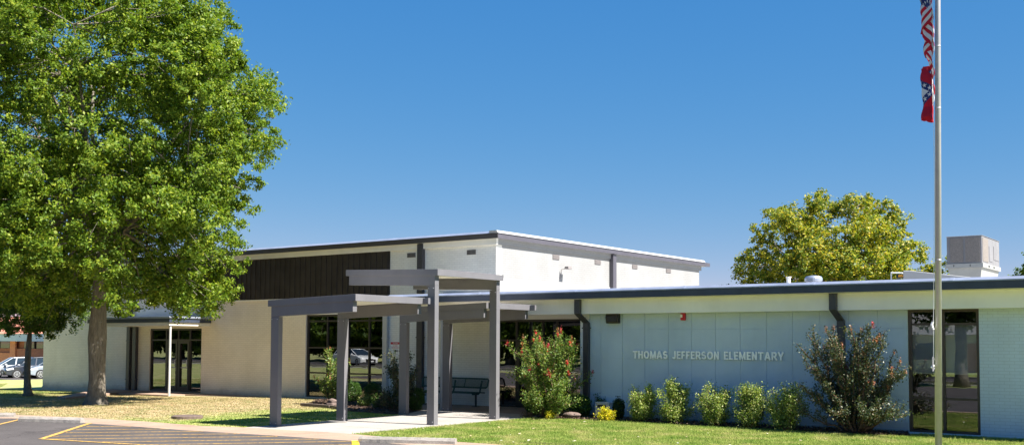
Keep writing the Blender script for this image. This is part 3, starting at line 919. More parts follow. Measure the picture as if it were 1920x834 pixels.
# dark ribbed cladding band with a white cap strip under it
mb = MB()
x = -38.0
mb.box(-38.0, -24.66, YF - 0.035, YF - 0.002, 3.58, 5.098, M["brown_black"])
while x < -24.72:
    mb.box(x, x + 0.05, YF - 0.062, YF - 0.036, 3.585, 5.095, M["brown_black"])
    x += 0.27
G_(mb, "dark_cladding")
mb = MB()
mb.box(-38.02, -24.66, YF - 0.05, YF - 0.002, 3.53, 3.578, M["cream"])
mb.box(-38.9, -36.0, YF - 0.04, YF - 0.003, 3.02, 3.32, M["cream"])
G_(mb, "trim_board")

def louver(x, z, w, h, ax, parent, mat):
    root = MB()
    if ax == "y":
        root.box(x - w / 2, x + w / 2, YF - 0.02, YF - 0.002, z - h / 2, z + h / 2, mat)
        for k in range(5):
            zz = z - h / 2 + h * (k + 0.5) / 5
            root.box(x - w / 2 + 0.015, x - 0.01, YF - 0.028, YF - 0.021, zz - 0.008, zz + 0.004, M["downpipe"])
            root.box(x + 0.01, x + w / 2 - 0.015, YF - 0.028, YF - 0.021, zz - 0.008, zz + 0.004, M["downpipe"])
    else:
        root.box(XR + 0.002, XR + 0.02, x - w / 2, x + w / 2, z - h / 2, z + h / 2, mat)
        for k in range(5):
            zz = z - h / 2 + h * (k + 0.5) / 5
            root.box(XR + 0.021, XR + 0.028, x - w / 2 + 0.015, x + w / 2 - 0.015, zz - 0.008, zz + 0.004, M["grey_pipe"])
    return G_(root, "vent")
louver(-23.7, 4.92, 0.36, 0.15, "y", gym, M["grey_pipe"])
louver(-21.14, 4.90, 0.36, 0.15, "y", gym, M["grey_pipe"])
for y in (30.3, 33.03, 35.75, 38.5):
    louver(y, 4.93, 0.40, 0.16, "x", gym, M["grey_pipe"])

def pipe_box(x0, x1, y0, y1, z0, z1, mat, nm="downspout"):
    mb = MB()
    mb.box(x0, x1, y0, y1, z0, z1, mat)
    z = z0 + 0.5
    while z < z1 - 0.3:
        mb.box(x0 - 0.025, x1 + 0.025, y0 - 0.006, y1 + 0.0, z, z + 0.04, mat)
        z += 1.6
    return G_(mb, nm, 0.006)
pipe_box(-39.42, -39.2, YF - 0.14, YF - 0.004, -0.10, 5.27, M["downpipe"])
pipe_box(-39.0, -38.78, YF - 0.14, YF - 0.004, -0.10, 2.95, M["downpipe"])
pipe_box(-23.34, -23.1, YF - 0.14, YF - 0.004, 3.62, 5.27, M["downpipe"])
pipe_box(-23.34, -23.1, YF - 0.14, YF - 0.004, 0.05, 3.15, M["downpipe"])
pipe_box(-24.88, -24.68, YF - 0.12, YF - 0.004, 0.02, 3.1, M["pole_white"])
mb = MB(); mb.box(XR + 0.004, XR + 0.16, 33.88, 34.12, 3.7, 5.27, M["slate_fascia"]); G_(mb, "downspout", 0.006)
for px in (-39.31, -38.89):
    mb = MB(); mb.tube([(px, YF - 0.07, -0.02), (px, YF - 0.12, -0.08), (px - 0.05, YF - 0.3, -0.11)], [0.07, 0.07, 0.07], M["downpipe"], 8); G_(mb, "downspout_shoe")

def glazing(root_name, xs, zs, y, fmat, gmat, holder, org, fw=0.055, depth=0.11, doors=(), top_extra=0.0, handle=True):
    """storefront: frame mesh, pane mesh, doors; built in world coords, under holder placed at org"""
    inv = (-org[0], -org[1], -org[2])
    f = MB()
    x0, x1, z0, z1 = xs[0], xs[-1], zs[0], zs[-1]
    f.box(x0, x0 + fw * 1.3, y, y + depth, z0, z1, fmat); f.box(x1 - fw * 1.3, x1, y, y + depth, z0, z1, fmat)
    f.box(x0 + fw * 1.3, x1 - fw * 1.3, y, y + depth, z1 - fw * 1.2, z1, fmat)
    f.box(x0 + fw * 1.3, x1 - fw * 1.3, y, y + depth, z0, z0 + fw, fmat)
    for x in xs[1:-1]:
        f.box(x - fw / 2, x + fw / 2, y + 0.004, y + depth - 0.004, z0 + fw, z1 - fw * 1.2, fmat)
    for z in zs[1:-1]:
        f.box(x0 + fw * 1.3, x1 - fw * 1.3, y + 0.008, y + depth - 0.008, z - fw / 2, z + fw / 2, fmat)
    fo = f.build(root_name, holder, 0.0); fo.location = inv
    p = MB()
    for i in range(len(xs) - 1):
        for j in range(len(zs) - 1):
            p.box(xs[i] + fw * 0.4, xs[i + 1] - fw * 0.4, y + depth * 0.45, y + depth * 0.45 + 0.008, zs[j] + fw * 0.4, zs[j + 1] - fw * 0.4, gmat)
    p.build("pane", fo)
    for a, b in doors:
        d = MB()
        zt = zs[1]
        for s0, s1 in ((a + 0.03, a + 0.13), (b - 0.13, b - 0.03)):
            d.box(s0, s1, y - 0.012, y + 0.04, z0 + 0.02, zt - 0.03, fmat)
        d.box(a + 0.13, b - 0.13, y - 0.010, y + 0.038, z0 + 0.02, z0 + 0.22, fmat)
        d.box(a + 0.13, b - 0.13, y - 0.010, y + 0.038, zt - 0.14, zt - 0.03, fmat)
        do = d.build("door", holder); do.location = inv
        h = MB()
        h.tube([(b - 0.08, y - 0.012, 0.95), (b - 0.08, y - 0.07, 0.97), (b - 0.08, y - 0.07, 1.27), (b - 0.08, y - 0.012, 1.29)], 0.014, M["alu"], 6)
        h.box(a + 0.13, b - 0.13, y + 0.045, y + 0.075, 0.93, 0.98, M["alu"])
        h.build("handle", do)
    return fo
gorg = (-33, 34, 0)
glazing("window", [-28.75, -27.72, -26.68, -25.68, -24.92], [0.03, 0.90, 1.80, 2.75, 2.98], YF + 0.06, M["dark_frame"], M["glass"], gym, gorg)
glazing("storefront", [-38.0, -36.98, -36.2, -35.45, -34.66], [-0.02, 2.06, 2.52], YF + 0.05, M["dark_frame"], M["glass"], gym, gorg, doors=((-36.98, -36.2), (-36.2, -35.45)))
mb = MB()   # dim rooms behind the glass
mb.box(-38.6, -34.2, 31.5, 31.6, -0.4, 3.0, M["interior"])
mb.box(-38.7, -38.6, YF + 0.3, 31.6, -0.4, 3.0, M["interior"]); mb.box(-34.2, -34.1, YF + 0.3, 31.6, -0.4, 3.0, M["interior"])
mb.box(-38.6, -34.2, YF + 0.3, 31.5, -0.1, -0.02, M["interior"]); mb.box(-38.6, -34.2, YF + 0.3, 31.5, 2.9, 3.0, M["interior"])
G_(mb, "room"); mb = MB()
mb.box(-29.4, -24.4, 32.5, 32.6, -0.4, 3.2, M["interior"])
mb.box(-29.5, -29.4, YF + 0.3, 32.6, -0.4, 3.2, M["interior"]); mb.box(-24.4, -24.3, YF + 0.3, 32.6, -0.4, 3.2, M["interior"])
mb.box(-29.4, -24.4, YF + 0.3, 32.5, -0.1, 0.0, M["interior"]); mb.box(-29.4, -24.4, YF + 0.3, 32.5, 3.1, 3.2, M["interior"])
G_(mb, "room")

# small flood lamp on the sunny side wall
lamp = tag(empty("flood_lamp", (XR, 30.55, 4.45)), "small floodlight on a bent arm on the sunlit gym side wall", "lamp")
mb = MB()
mb.tube([(0.003, 0, -0.25), (0.05, 0, -0.2), (0.06, 0, 0.06), (0.22, 0.1, 0.12)], 0.014, M["grey_pipe"], 6)
mb.build("arm", lamp)
mb = MB(); mb.prism([(0.18, 0.08), (0.36, 0.08), (0.34, 0.17), (0.20, 0.17)], "y", 0.0, 0.22, M["grey_pipe"]); mb.build("lamp_head", lamp, 0.01)

# ------------------------------------------------------------------ side door canopy (gym)
pc = tag(empty("door_canopy", (-34.1, 25.0, 0)), "flat canopy over the side door carried by a thin white post", "canopy")
def P_(mb, name, bevel=0.0):
    o = mb.build(name, pc, bevel); o.location = (34.1, -25.0, 0); return o
mb = MB(); mb.box(-39.4, -34.13, 25.0, YF - 0.003, 2.60, 2.86, M["soffit"]); P_(mb, "roof")
mb = MB()
mb.box(-39.45, -34.07, 24.96, 24.998, 2.72, 2.87, M["fascia"]); mb.box(-34.128, -34.07, 24.998, YF - 0.003, 2.72, 2.87, M["fascia"])
P_(mb, "fascia")
mb = MB()
mb.box(-39.48, -34.03, 24.92, YF - 0.003, 2.872, 2.95, M["coping"])
P_(mb, "coping", 0.01)
mb = MB(); mb.tube([(-34.2, 25.1, -0.06), (-34.2, 25.1, 2.6)], 0.045, M["pole_white"], 12); P_(mb, "post", 0)

# ------------------------------------------------------------------ low office wing
wing = tag(empty("school_wing", (-8, 32, 0)), "low flat-roofed wing with blue-green front wall and navy roof edge", "building")
worg = (-8, 32, 0)
def W_(mb, name, bevel=0.0, parent=None, smooth=False):
    o = mb.build(name, parent or wing, bevel, smooth)
    if parent is None: o.location = (8, -32, 0)
    return o
WY, EX = 24.85, 9.0
mb = MB()
mb.box(-15.42, -6.95, WY + 0.012, WY + 0.3, -0.2, 3.18, M["teal_joint"])
mb.box(-6.95, -5.43, WY, WY + 0.3, -0.2, 0.04, M["teal_brick"])
mb.box(-6.95, -5.43, WY, WY + 0.3, 2.79, 3.18, M["teal_brick"])
mb.box(-5.43, EX, WY, WY + 0.3, -0.2, 3.18, M["teal_brick"])
mb.box(-15.71, -15.425, WY + 0.0, YF, -0.2, 3.18, M["white"])
mb.box(XR + 0.003, -15.71, YF + 0.0, YF + 0.3, 2.72, 3.18, M["white"])
mb.box(EX - 0.3, EX, WY + 0.3, 50, -0.2, 3.18, M["teal_brick"])
mb.box(XR + 0.003, EX, 49.7, 50.0, -0.2, 3.6, M["teal_brick"])
W_(mb, "wall")
# smooth render panels with open joints
xs = [-15.42, -15.05, -14.38, -13.70, -13.01, -12.34, -11.68, -11.01, -10.32, -9.66, -8.98, -8.29, -7.62, -6.95]
zs = [0.10, 0.82, 1.60, 2.37, 3.18]
mb = MB(); j = 0.0045
for i in range(len(xs) - 1):
    for k in range(len(zs) - 1):
        mb.box(xs[i] + j, xs[i + 1] - (j if i < len(xs) - 2 else 0), WY, WY + 0.011, zs[k] + j, zs[k + 1] - j, M["teal"])
W_(mb, "render_panels")
mb = MB(); mb.box(-15.42, -6.95, WY - 0.015, WY + 0.011, -0.1, 0.09, M["teal_base"]); W_(mb, "plinth")
# white beam under the soffit
mb = MB()
mb.box(-22.25, EX, 24.56, 24.80, 2.79, 3.185, M["cream"])
W_(mb, "beam")
mb = MB()
mb.box(-22.25, XR, 24.81, YF - 0.003, 3.12, 3.185, M["soffit"]); mb.box(XR, -15.71, 24.81, YF - 0.003, 3.12, 3.185, M["soffit"])
mb.box(-22.3, EX, 24.32, 24.559, 3.188, 3.20, M["soffit"])
W_(mb, "soffit")
mb = MB()   # roof deck rises gently away from the eave
mb.prism([(24.36, 3.203), (24.36, 3.43), (50, 4.05), (50, 3.203)], "x", XR + 0.01, EX, M["membrane"])
mb.prism([(24.36, 3.203), (24.36, 3.43), (YF - 0.004, 3.49), (YF - 0.004, 3.203)], "x", -22.33, XR + 0.009, M["membrane"])
wr = W_(mb, "roof")
mb = MB()
mb.box(-22.38, EX, 24.30, 24.335, 3.195, 3.362, M["fascia"]); mb.box(-22.38, -22.35, 24.336, YF - 0.004, 3.195, 3.362, M["fascia"])
mb.build("fascia", wr)
mb = MB()
mb.prism([(24.285, 3.364), (24.285, 3.392), (24.40, 3.455), (24.55, 3.455), (24.55, 3.364)], "x", -22.40, EX, M["coping"])
for x in (-18.9, -15.6, -12.35, -9.0, -5.9, -2.7):
    mb.prism([(24.280, 3.363), (24.280, 3.396), (24.40, 3.461), (24.41, 3.461), (24.41, 3.363)], "x", x, x + 0.09, M["coping"])
mb.build("coping", wr)
mb = MB()   # upstand against the gym
mb.box(XR + 0.002, XR + 0.03, YF - 0.02, 40.0, 3.5, 4.06, M["membrane"])
mb.box(-22.3, XR + 0.03, YF - 0.03, YF - 0.003, 3.45, 3.64, M["membrane"])
mb.build("flashing", wr)
# round porch post
mb = MB(); mb.tube([(-20.48, 24.66, 0.016), (-20.48, 24.66, 2.79)], 0.055, M["pole_white"], 14); mb.box(-20.58, -20.38, 24.56, 24.76, 0.014, 0.03, M["pole_white"]); W_(mb, "post")
# downspouts that jog back under the eave
for xx, dx in ((-15.57, 0.10), (-8.53, 0.08)):
    mb = MB()
    w = 0.17
    def seg(a, b):
        mb.add([(a[0] - w / 2, a[1] - 0.055, a[2]), (a[0] + w / 2, a[1] - 0.055, a[2]), (a[0] + w / 2, a[1] + 0.055, a[2]), (a[0] - w / 2, a[1] + 0.055, a[2]),
                (b[0] - w / 2, b[1] - 0.055, b[2]), (b[0] + w / 2, b[1] - 0.055, b[2]), (b[0] + w / 2, b[1] + 0.055, b[2]), (b[0] - w / 2, b[1] + 0.055, b[2])],
               [(0, 1, 2, 3), (7, 6, 5, 4), (0, 4, 5, 1), (1, 5, 6, 2), (2, 6, 7, 3), (3, 7, 4, 0)], M["downpipe"])
    y0, y1 = 24.495, WY - 0.062
    seg((xx, y0, 2.80), (xx, y0, 3.193))
    seg((xx + dx, y1, 2.55), (xx, y0, 2.799))
    seg((xx + dx, y1, 0.12), (xx + dx, y1, 2.549))
    seg((xx + dx, y1 - 0.12, 0.03), (xx + dx, y1, 0.119))
    mb.box(xx + dx - 0.12, xx + dx + 0.12, y1 - 0.06, y1 + 0.05, 2.40, 2.43, M["downpipe"])
    mb.box(xx + dx - 0.12, xx + dx + 0.12, y1 - 0.06, y1 + 0.05, 0.9, 0.93, M["downpipe"])
    W_(mb, "downspout", 0.005)
glazing("storefront", [XR + 0.005, -19.38, -18.40, -17.85, -17.0, -15.715], [0.017, 2.08, 2.72], YF + 0.03, M["dark_frame"], M["glass"], wing, worg, doors=((-19.38, -18.40), (-18.40, -17.5)))
glazing("window", [-6.95, -6.19, -5.43], [0.04, 0.80, 2.46, 2.79], WY + 0.04, M["brown_frame"], M["glass_tint"], wing, worg, fw=0.05)
mb = MB()
mb.box(-6.90, -5.48, WY + 0.20, WY + 0.204, 1.36, 2.44, M["shade"])
mb.tube([(-6.90, WY + 0.22, 2.43), (-5.48, WY + 0.22, 2.43)], 0.03, M["shade"], 8)
mb.tube([(-6.90, WY + 0.202, 1.35), (-5.48, WY + 0.202, 1.35)], 0.012, M["shade"], 6)
W_(mb, "roller_shade")
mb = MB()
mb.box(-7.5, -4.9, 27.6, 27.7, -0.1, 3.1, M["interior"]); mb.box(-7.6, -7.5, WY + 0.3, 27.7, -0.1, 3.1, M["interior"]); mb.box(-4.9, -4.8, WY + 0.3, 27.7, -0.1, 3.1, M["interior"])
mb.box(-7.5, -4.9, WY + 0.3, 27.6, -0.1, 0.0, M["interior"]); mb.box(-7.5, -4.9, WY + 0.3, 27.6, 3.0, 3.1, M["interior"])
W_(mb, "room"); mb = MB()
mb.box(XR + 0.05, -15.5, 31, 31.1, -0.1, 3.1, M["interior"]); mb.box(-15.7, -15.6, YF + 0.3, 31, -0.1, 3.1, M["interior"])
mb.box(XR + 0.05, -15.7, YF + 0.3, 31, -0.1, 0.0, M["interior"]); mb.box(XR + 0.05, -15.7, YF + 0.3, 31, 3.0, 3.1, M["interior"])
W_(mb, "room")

# ------------------------------------------------------------------ signs, lamps and fittings on the walls
def text_mesh(txt, size, mat, extrude, width=None, height=None, bold=0.0):
    cu = bpy.data.curves.new("t", "FONT")
    cu.body = txt; cu.size = size; cu.extrude = extrude; cu.offset = bold; cu.space_character = 1.08
    cu.resolution_u = 4
    ob = bpy.data.objects.new("t", cu); COL.objects.link(ob)
    dg = bpy.context.evaluated_depsgraph_get()
    me = bpy.data.meshes.new_from_object(ob.evaluated_get(dg))
    bpy.data.objects.remove(ob, do_unlink=True)
    me.materials.clear(); me.materials.append(mat)
    xs_ = [v.co.x for v in me.vertices]; ys_ = [v.co.y for v in me.vertices]
    sx = width / (max(xs_) - min(xs_)) if width else 1; sy = height / (max(ys_) - min(ys_)) if height else sx
    x0, y0 = min(xs_), min(ys_)
    for v in me.vertices:      # stand the lettering up: text plane -> XZ, facing -Y
        x, y, z = v.co
        v.co = ((x - x0) * sx, -z, (y - y0) * sy)
    return me

def arc(cx_, cy_, rx, ry, a0, a1, n=10):
    return [(cx_ + rx * math.cos(R(a0 + (a1 - a0) * k / n)), cy_ + ry * math.sin(R(a0 + (a1 - a0) * k / n))) for k in range(n + 1)]
SW = 0.040      # stroke width of the cast letters, cap height 0.205
H_ = 0.205; h0, h1 = SW / 2, 0.205 - SW / 2; hm = 0.106
def glyph(ch):
    w = {"I": 0.03, "J": 0.085, "E": 0.095, "F": 0.09, "L": 0.09, "M": 0.145, "O": 0.14, "A": 0.135, "T": 0.12, "H": 0.115, "N": 0.115, "S": 0.11, "R": 0.115, "Y": 0.125}[ch] * 1.16
    a, b = SW / 2, w - SW / 2
    m = (a + b) / 2
    g = {
        "T": [[(0, h1), (w, h1)], [(m, 0), (m, h1 - a)]],
        "H": [[(a, 0), (a, H_)], [(b, 0), (b, H_)], [(a, hm), (b, hm)]],
        "O": [arc(m, H_ / 2, (b - a) / 2, (h1 - h0) / 2, 90, 450, 26)],
        "M": [[(a, 0), (a, H_)], [(b, 0), (b, H_)], [(a, H_ - 0.006), (m, 0.02), (b, H_ - 0.006)]],
        "A": [[(a * 0.7, 0), (m, H_ - 0.004)], [(w - a * 0.7, 0), (m, H_ - 0.004)], [(a + 0.022, 0.062), (b - 0.022, 0.062)]],
        "S": [arc(m, h1 - 0.042, (b - a) / 2, 0.042, 25, 180, 10) + arc(m, h1 - 0.042, (b - a) / 2, 0.042, 180, 250, 4)[1:] + arc(m, h0 + 0.046, (b - a) / 2, 0.046, 70, 0, 4) + arc(m, h0 + 0.046, (b - a) / 2, 0.046, 0, -160, 10)[1:]],
        "J": [[(b, H_), (b, 0.05)] + arc((a + b) / 2, 0.05, (b - a) / 2, 0.05 - h0, 0, -180, 10)[1:]],
        "E": [[(a, 0), (a, H_)], [(a, h0), (w, h0)], [(a, h1), (w, h1)], [(a, hm), (w - 0.010, hm)]],
        "F": [[(a, 0), (a, H_)], [(a, h1), (w, h1)], [(a, hm - 0.004), (w - 0.012, hm - 0.004)]],
        "R": [[(a, 0), (a, H_)], [(a, h1), (b - 0.035, h1)] + arc(b - 0.035, (h1 + 0.095) / 2, 0.035, (h1 - 0.095) / 2, 90, -90, 10)[1:] + [(a, 0.095)], [(m, 0.095), (w - 0.004, 0)]],
        "N": [[(a, 0), (a, H_)], [(b, 0), (b, H_)], [(a, H_ - 0.01), (b, 0.01)]],
        "L": [[(a, 0), (a, H_)], [(a, h0), (w, h0)]],
        "Y": [[(a * 0.6, H_), (m, 0.085)], [(w - a * 0.6, H_), (m, 0.085)], [(m, 0), (m, 0.09)]],
    }[ch]
    return w, g
def stroke(mb, pts, x0, y_, d, mat):
    """one flat bar following pts in XZ, mitred at its bends, d deep"""
    P_s = [Vector((x0 + p[0], p[1])) for p in pts]
    n = len(P_s); L_, R_ = [], []
    for i in range(n):
        d0 = (P_s[i] - P_s[i - 1]).normalized() if i else (P_s[1] - P_s[0]).normalized()
        d1 = (P_s[i + 1] - P_s[i]).normalized() if i < n - 1 else d0
        nn = (Vector((-d0.y, d0.x)) + Vector((-d1.y, d1.x)))
        nn = nn.normalized() / max(0.45, math.sqrt(max(0.05, (1 + d0.dot(d1)) / 2)))
        L_.append(P_s[i] + nn * SW / 2); R_.append(P_s[i] - nn * SW / 2)
    v = [(p.x, y_, p.y) for p in L_] + [(p.x, y_, p.y) for p in R_] + [(p.x, y_ + d, p.y) for p in L_] + [(p.x, y_ + d, p.y) for p in R_]
    f = []
    for i in range(n - 1):
        f += [(i, n + i, n + i + 1, i + 1), (2 * n + i + 1, 3 * n + i + 1, 3 * n + i, 2 * n + i), (i + 1, 2 * n + i + 1, 2 * n + i, i), (n + i, 3 * n + i, 3 * n + i + 1, n + i + 1)]
    f += [(0, 2 * n, 3 * n, n), (n - 1, 2 * n - 1, 4 * n - 1, 3 * n - 1)]
    mb.add(v, f, mat)
txt = "THOMAS JEFFERSON ELEMENTARY"
tw = sum(glyph(c)[0] if c != " " else 0.085 for c in txt)
gap_ = (4.17 - tw) / (len(txt) - 1)
o = empty("school_name_sign", (-14.04, WY - 0.045, 1.605))
x = 0.0
for c_ in txt:
    if c_ == " ": x += 0.085 + gap_; continue
    w_, gs = glyph(c_); mb = MB()
    for k_, g_s in enumerate(gs): stroke(mb, g_s, x, 0.0006 * k_, 0.028, M["letters"])
    mb.build("letter", o)
    x += w_ + gap_
tag(o, "pale cast letters spelling the school name across the blue-green wall", "sign")

wl = tag(empty("wall_lamp", (-14.63, WY, 2.665)), "dark box lamp high on the blue-green wall left of the lettering", "lamp")
mb = MB(); mb.prism([(-0.003, -0.13), (-0.12, -0.13), (-0.16, 0.02), (-0.13, 0.13), (-0.003, 0.13)], "x", -0.19, 0.19, M["dark_frame"]); mb.build("housing", wl, 0.01)
mb = MB(); mb.box(-0.15, 0.15, -0.165, -0.13, -0.09, 0.03, M["black"]); mb.build("lens", wl, 0.006)
fa = tag(empty("alarm_strobe", (-12.56, WY, 2.70)), "red fire alarm horn with white strobe under the eave", "alarm")
mb = MB(); mb.box(-0.065, 0.065, -0.07, -0.003, -0.10, 0.10, M["red"]); mb.build("housing", fa, 0.012)
mb = MB(); mb.box(-0.055, 0.0, -0.10, -0.072, -0.03, 0.05, M["sign_white"]); mb.build("strobe_lens", fa, 0.01)

sg = tag(empty("notice_sign", (-24.42, YF, 1.86)), "white metal notice with red header on the wall by the white pipe", "sign")
mb = MB(); mb.box(-0.18, 0.27, -0.012, -0.003, -0.33, 0.16, M["sign_white"]); mb.build("panel", sg)
mb = MB(); mb.box(-0.17, 0.26, -0.0145, -0.0125, 0.075, 0.15, M["red"])
mb.box(0.0, 0.10, -0.0145, -0.0125, -0.17, -0.11, M["black"]); mb.prism([(0.10, -0.155), (0.15, -0.10), (0.15, -0.19)], "y", -0.0145, -0.0125, M["black"]); mb.box(0.04, 0.07, -0.0145, -0.0125, -0.24, -0.17, M["black"])
mb.build("header", sg)
for t, z, h, w_, m in (("WARNING", 0.092, 0.04, 0.24, M["sign_white"]), ("24 HOUR", 0.01, 0.035, 0.2, M["red"]), ("SURVEILLANCE", -0.055, 0.035, 0.36, M["red"])):
    me = text_mesh(t, 0.1, m, 0.001, w_, h); lo = bpy.data.objects.new("lettering", me); COL.objects.link(lo); lo.parent = sg
    lo.location = (0.045 - w_ / 2, -0.0165, z)

ex = tag(empty("exit_sign", (-17.28, 27.6, 2.58)), "red exit sign hanging inside the glass above the main doors", "sign")
mb = MB(); mb.box(-0.15, 0.15, -0.03, 0.03, -0.09, 0.09, M["red"]); mb.box(-0.02, 0.02, -0.01, 0.01, 0.091, 0.41, M["alu"]); mb.build("panel", ex)
me = text_mesh("EXIT", 0.1, M["sign_white"], 0.001, 0.22, 0.10); lo = bpy.data.objects.new("lettering", me); COL.objects.link(lo); lo.parent = ex; lo.location = (-0.11, -0.033, -0.05)

# ------------------------------------------------------------------ things on the wing roof
ac = tag(empty("rooftop_unit", (-9.2, 41.4, 4.0)), "grey rooftop air conditioner on a white tapered curb", "air conditioner")
mb = MB(); mb.box(-0.58, 0.60, -1.40, 1.4, 0.88, 1.84, M["unit_metal"])
mb.box(-0.60, 0.62, -1.42, 1.42, 1.842, 1.862, M["unit_metal"])
mb.build("casing", ac, 0.01)
mb = MB()
mb.box(-0.53, -0.50, -1.415, -1.402, 0.93, 1.80, M["unit_metal"])
mb.box(-0.46, -0.02, -1.415, -1.402, 0.94, 1.79, M["coil"]); mb.box(0.05, 0.54, -1.415, -1.402, 0.94, 1.79, M["coil"])
mb.box(0.602, 0.612, -1.30, -0.45, 0.95, 1.78, M["coil"])
for k in range(14):
    mb.box(-0.46 + k * 0.033, -0.455 + k * 0.033, -1.42, -1.416, 0.94, 1.79, M["unit_metal"]); mb.box(0.05 + k * 0.037, 0.055 + k * 0.037, -1.42, -1.416, 0.94, 1.79, M["unit_metal"])
mb.build("coil_grille", ac)
mb = MB(); mb.box(0.602, 0.615, -0.3, 0.25, 1.0, 1.55, M["unit_metal"]); mb.box(0.602, 0.615, 0.45, 1.3, 1.1, 1.6, M["unit_metal"]); mb.build("access_panel", ac, 0.006)
mb = MB(); mb.box(-0.62, 0.64, -1.44, 1.44, 0.73, 0.878, M["curb_metal"])
for x in (-0.35, 0.2): mb.box(x, x + 0.025, -1.445, -1.4405, 0.77, 0.84, M["black"])
for y in (-0.6, 0.2): mb.box(0.6405, 0.645, y, y + 0.18, 0.77, 0.84, M["black"])
mb.build("base_rail", ac)
mb = MB()
a = [(-0.38, -1.2, -0.16), (0.44, -1.2, -0.16), (0.44, 1.2, -0.16), (-0.38, 1.2, -0.16), (-0.56, -1.38, 0.728), (0.58, -1.38, 0.728), (0.58, 1.38, 0.728), (-0.56, 1.38, 0.728)]
mb.add(a, [(3, 2, 1, 0), (4, 5, 6, 7), (0, 1, 5, 4), (1, 2, 6, 5), (2, 3, 7, 6), (3, 0, 4, 7)], M["curb_metal"]); mb.build("curb", ac)

wd = tag(empty("roof_ramp", (-7.0, 28.0, 3.5)), "long white wedge-shaped duct cover lying on the roof edge", "duct cover")
mb = MB(); mb.prism([(-0.85, 0.01), (-0.85, 0.375), (-0.70, 0.375), (0.95, 0.13), (0.95, 0.01)], "y", -0.25, 0.35, M["membrane"]); mb.build("cover", wd, 0.015)
fv = tag(empty("exhaust_fan", (-10.28, 28.0, 3.5)), "mushroom-shaped metal exhaust fan on the roof", "roof vent")
mb = MB(); mb.lathe([(0.13, 0.0), (0.13, 0.18)], (0, 0, 0), M["coping"]); mb.build("neck", fv)
mb = MB(); mb.lathe([(0.20, 0.18), (0.235, 0.20), (0.235, 0.27), (0.20, 0.32), (0.06, 0.345)], (0, 0, 0), M["coping"]); mb.build("hood", fv, smooth=False)
vp = tag(empty("vent_pipe", (-10.98, 28.0, 3.5)), "short white vent pipe stub on the roof left of the fan", "roof vent")
mb = MB(); mb.lathe([(0.055, 0.0), (0.055, 0.30)], (0, 0, 0), M["white"], 14); mb.build("pipe", vp)
mb = MB(); mb.lathe([(0.07, 0.30), (0.07, 0.335)], (0, 0, 0), M["white"], 14); mb.build("cap", vp)
rl = tag(empty("roof_lamp", (-8.05, 28.0, 3.5)), "dark lamp with amber lens on a white bent pipe at the roof edge", "lamp")
mb = MB(); mb.tube([(-0.17, 0, 0.01), (-0.17, 0, 0.35), (0.12, 0, 0.33)], 0.02, M["white"], 8); mb.build("bracket", rl)
mb = MB(); mb.box(-0.03, 0.17, -0.08, 0.06, 0.20, 0.30, M["black"]); mb.box(0.03, 0.165, -0.095, -0.081, 0.225, 0.275, M["orange"]); mb.build("lamp_head", rl, 0.006)

# ------------------------------------------------------------------ walkway canopies
def canopy(label, x0, x1, yf, yb, top_l, top_r, posts_right, post_w, post_d, loc):
    c = tag(empty("walkway_canopy", loc), label, "canopy", "steel walkway canopies")
    inv = (-loc[0], -loc[1], -loc[2])
    S = M["steel_grey"]
    capt, bd = 0.155, 0.24
    def put(mb, nm, bevel=0.006):
        o = mb.build(nm, c, bevel); o.location = inv; return o
    cb_l, cb_r = top_l - capt, top_r - capt
    # cap ring (roof edge)
    mb = MB()
    ov = 0.10
    oy = 0.02
    t = 0.05
    mb.sbox(x0 - ov, x1 + ov, yf - oy, yf - oy + t, cb_l, top_l, cb_r, top_r, S)
    mb.sbox(x0 - ov, x1 + ov, yb + post_d + oy - t, yb + post_d + oy, cb_l, top_l, cb_r, top_r, S)
    mb.box(x0 - ov, x0 - ov + t, yf - oy + t, yb + post_d + oy - t, cb_l, top_l, S)
    mb.box(x1 + ov - t, x1 + ov, yf - oy + t, yb + post_d + oy - t, cb_r, top_r, S)
    if not posts_right: mb.box(x1 + ov + 0.001, x1 + ov + 0.17, yb + post_d - 0.06, yb + post_d + oy, cb_r, top_r - 0.01, S)
    put(mb, "roof_edge", 0.004)
    mb = MB()
    mb.sbox(x0 - ov + t, x1 + ov - t, yf - oy + t, yb + post_d + oy - t, cb_l + 0.055, cb_l + 0.10, cb_r + 0.055, cb_r + 0.10, M["soffit"])
    put(mb, "roof_panel", 0)
    for y in (yf, yb):
        mb = MB()
        mb.sbox(x0, x1, y, y + post_d, cb_l - bd, cb_l + 0.05, cb_r - bd, cb_r + 0.05, S)
        put(mb, "beam")
        px = x1 - post_w if posts_right else x0
        zt = (cb_r if posts_right else cb_l) - bd - 0.001
        mb = MB(); mb.box(px, px + post_w, y, y + post_d, 0.0, zt, S); mb.box(px - 0.012, px + post_w + 0.012, y - 0.012, y + post_d + 0.012, 0.0, 0.035, S)
        po = put(mb, "post", 0.004)
        for bx in (px + 0.04, px + post_w - 0.04):
            for bz in (0.09, zt - 0.06):
                bb = MB(); bb.tube([(bx, y - 0.004, bz), (bx, y - 0.016, bz)], 0.013, M["alu"], 6); bb.build("bolt", po)
    return c
canopy("front low grey canopy by the parking lot, roof reaching right from its posts", -19.51, -16.82, 17.14, 19.33, 2.99, 3.07, False, 0.265, 0.13, (-19.4, 17.2, 0))
canopy("tallest grey canopy, roof raised high and posts on its right side", -19.53, -16.64, 19.75, 22.24, 3.86, 3.77, True, 0.23, 0.15, (-16.7, 19.8, 0))
canopy("rear low grey canopy nearest the main doors", -19.93, -16.98, 22.14, 24.02, 2.95, 3.05, False, 0.265, 0.13, (-19.8, 22.2, 0))

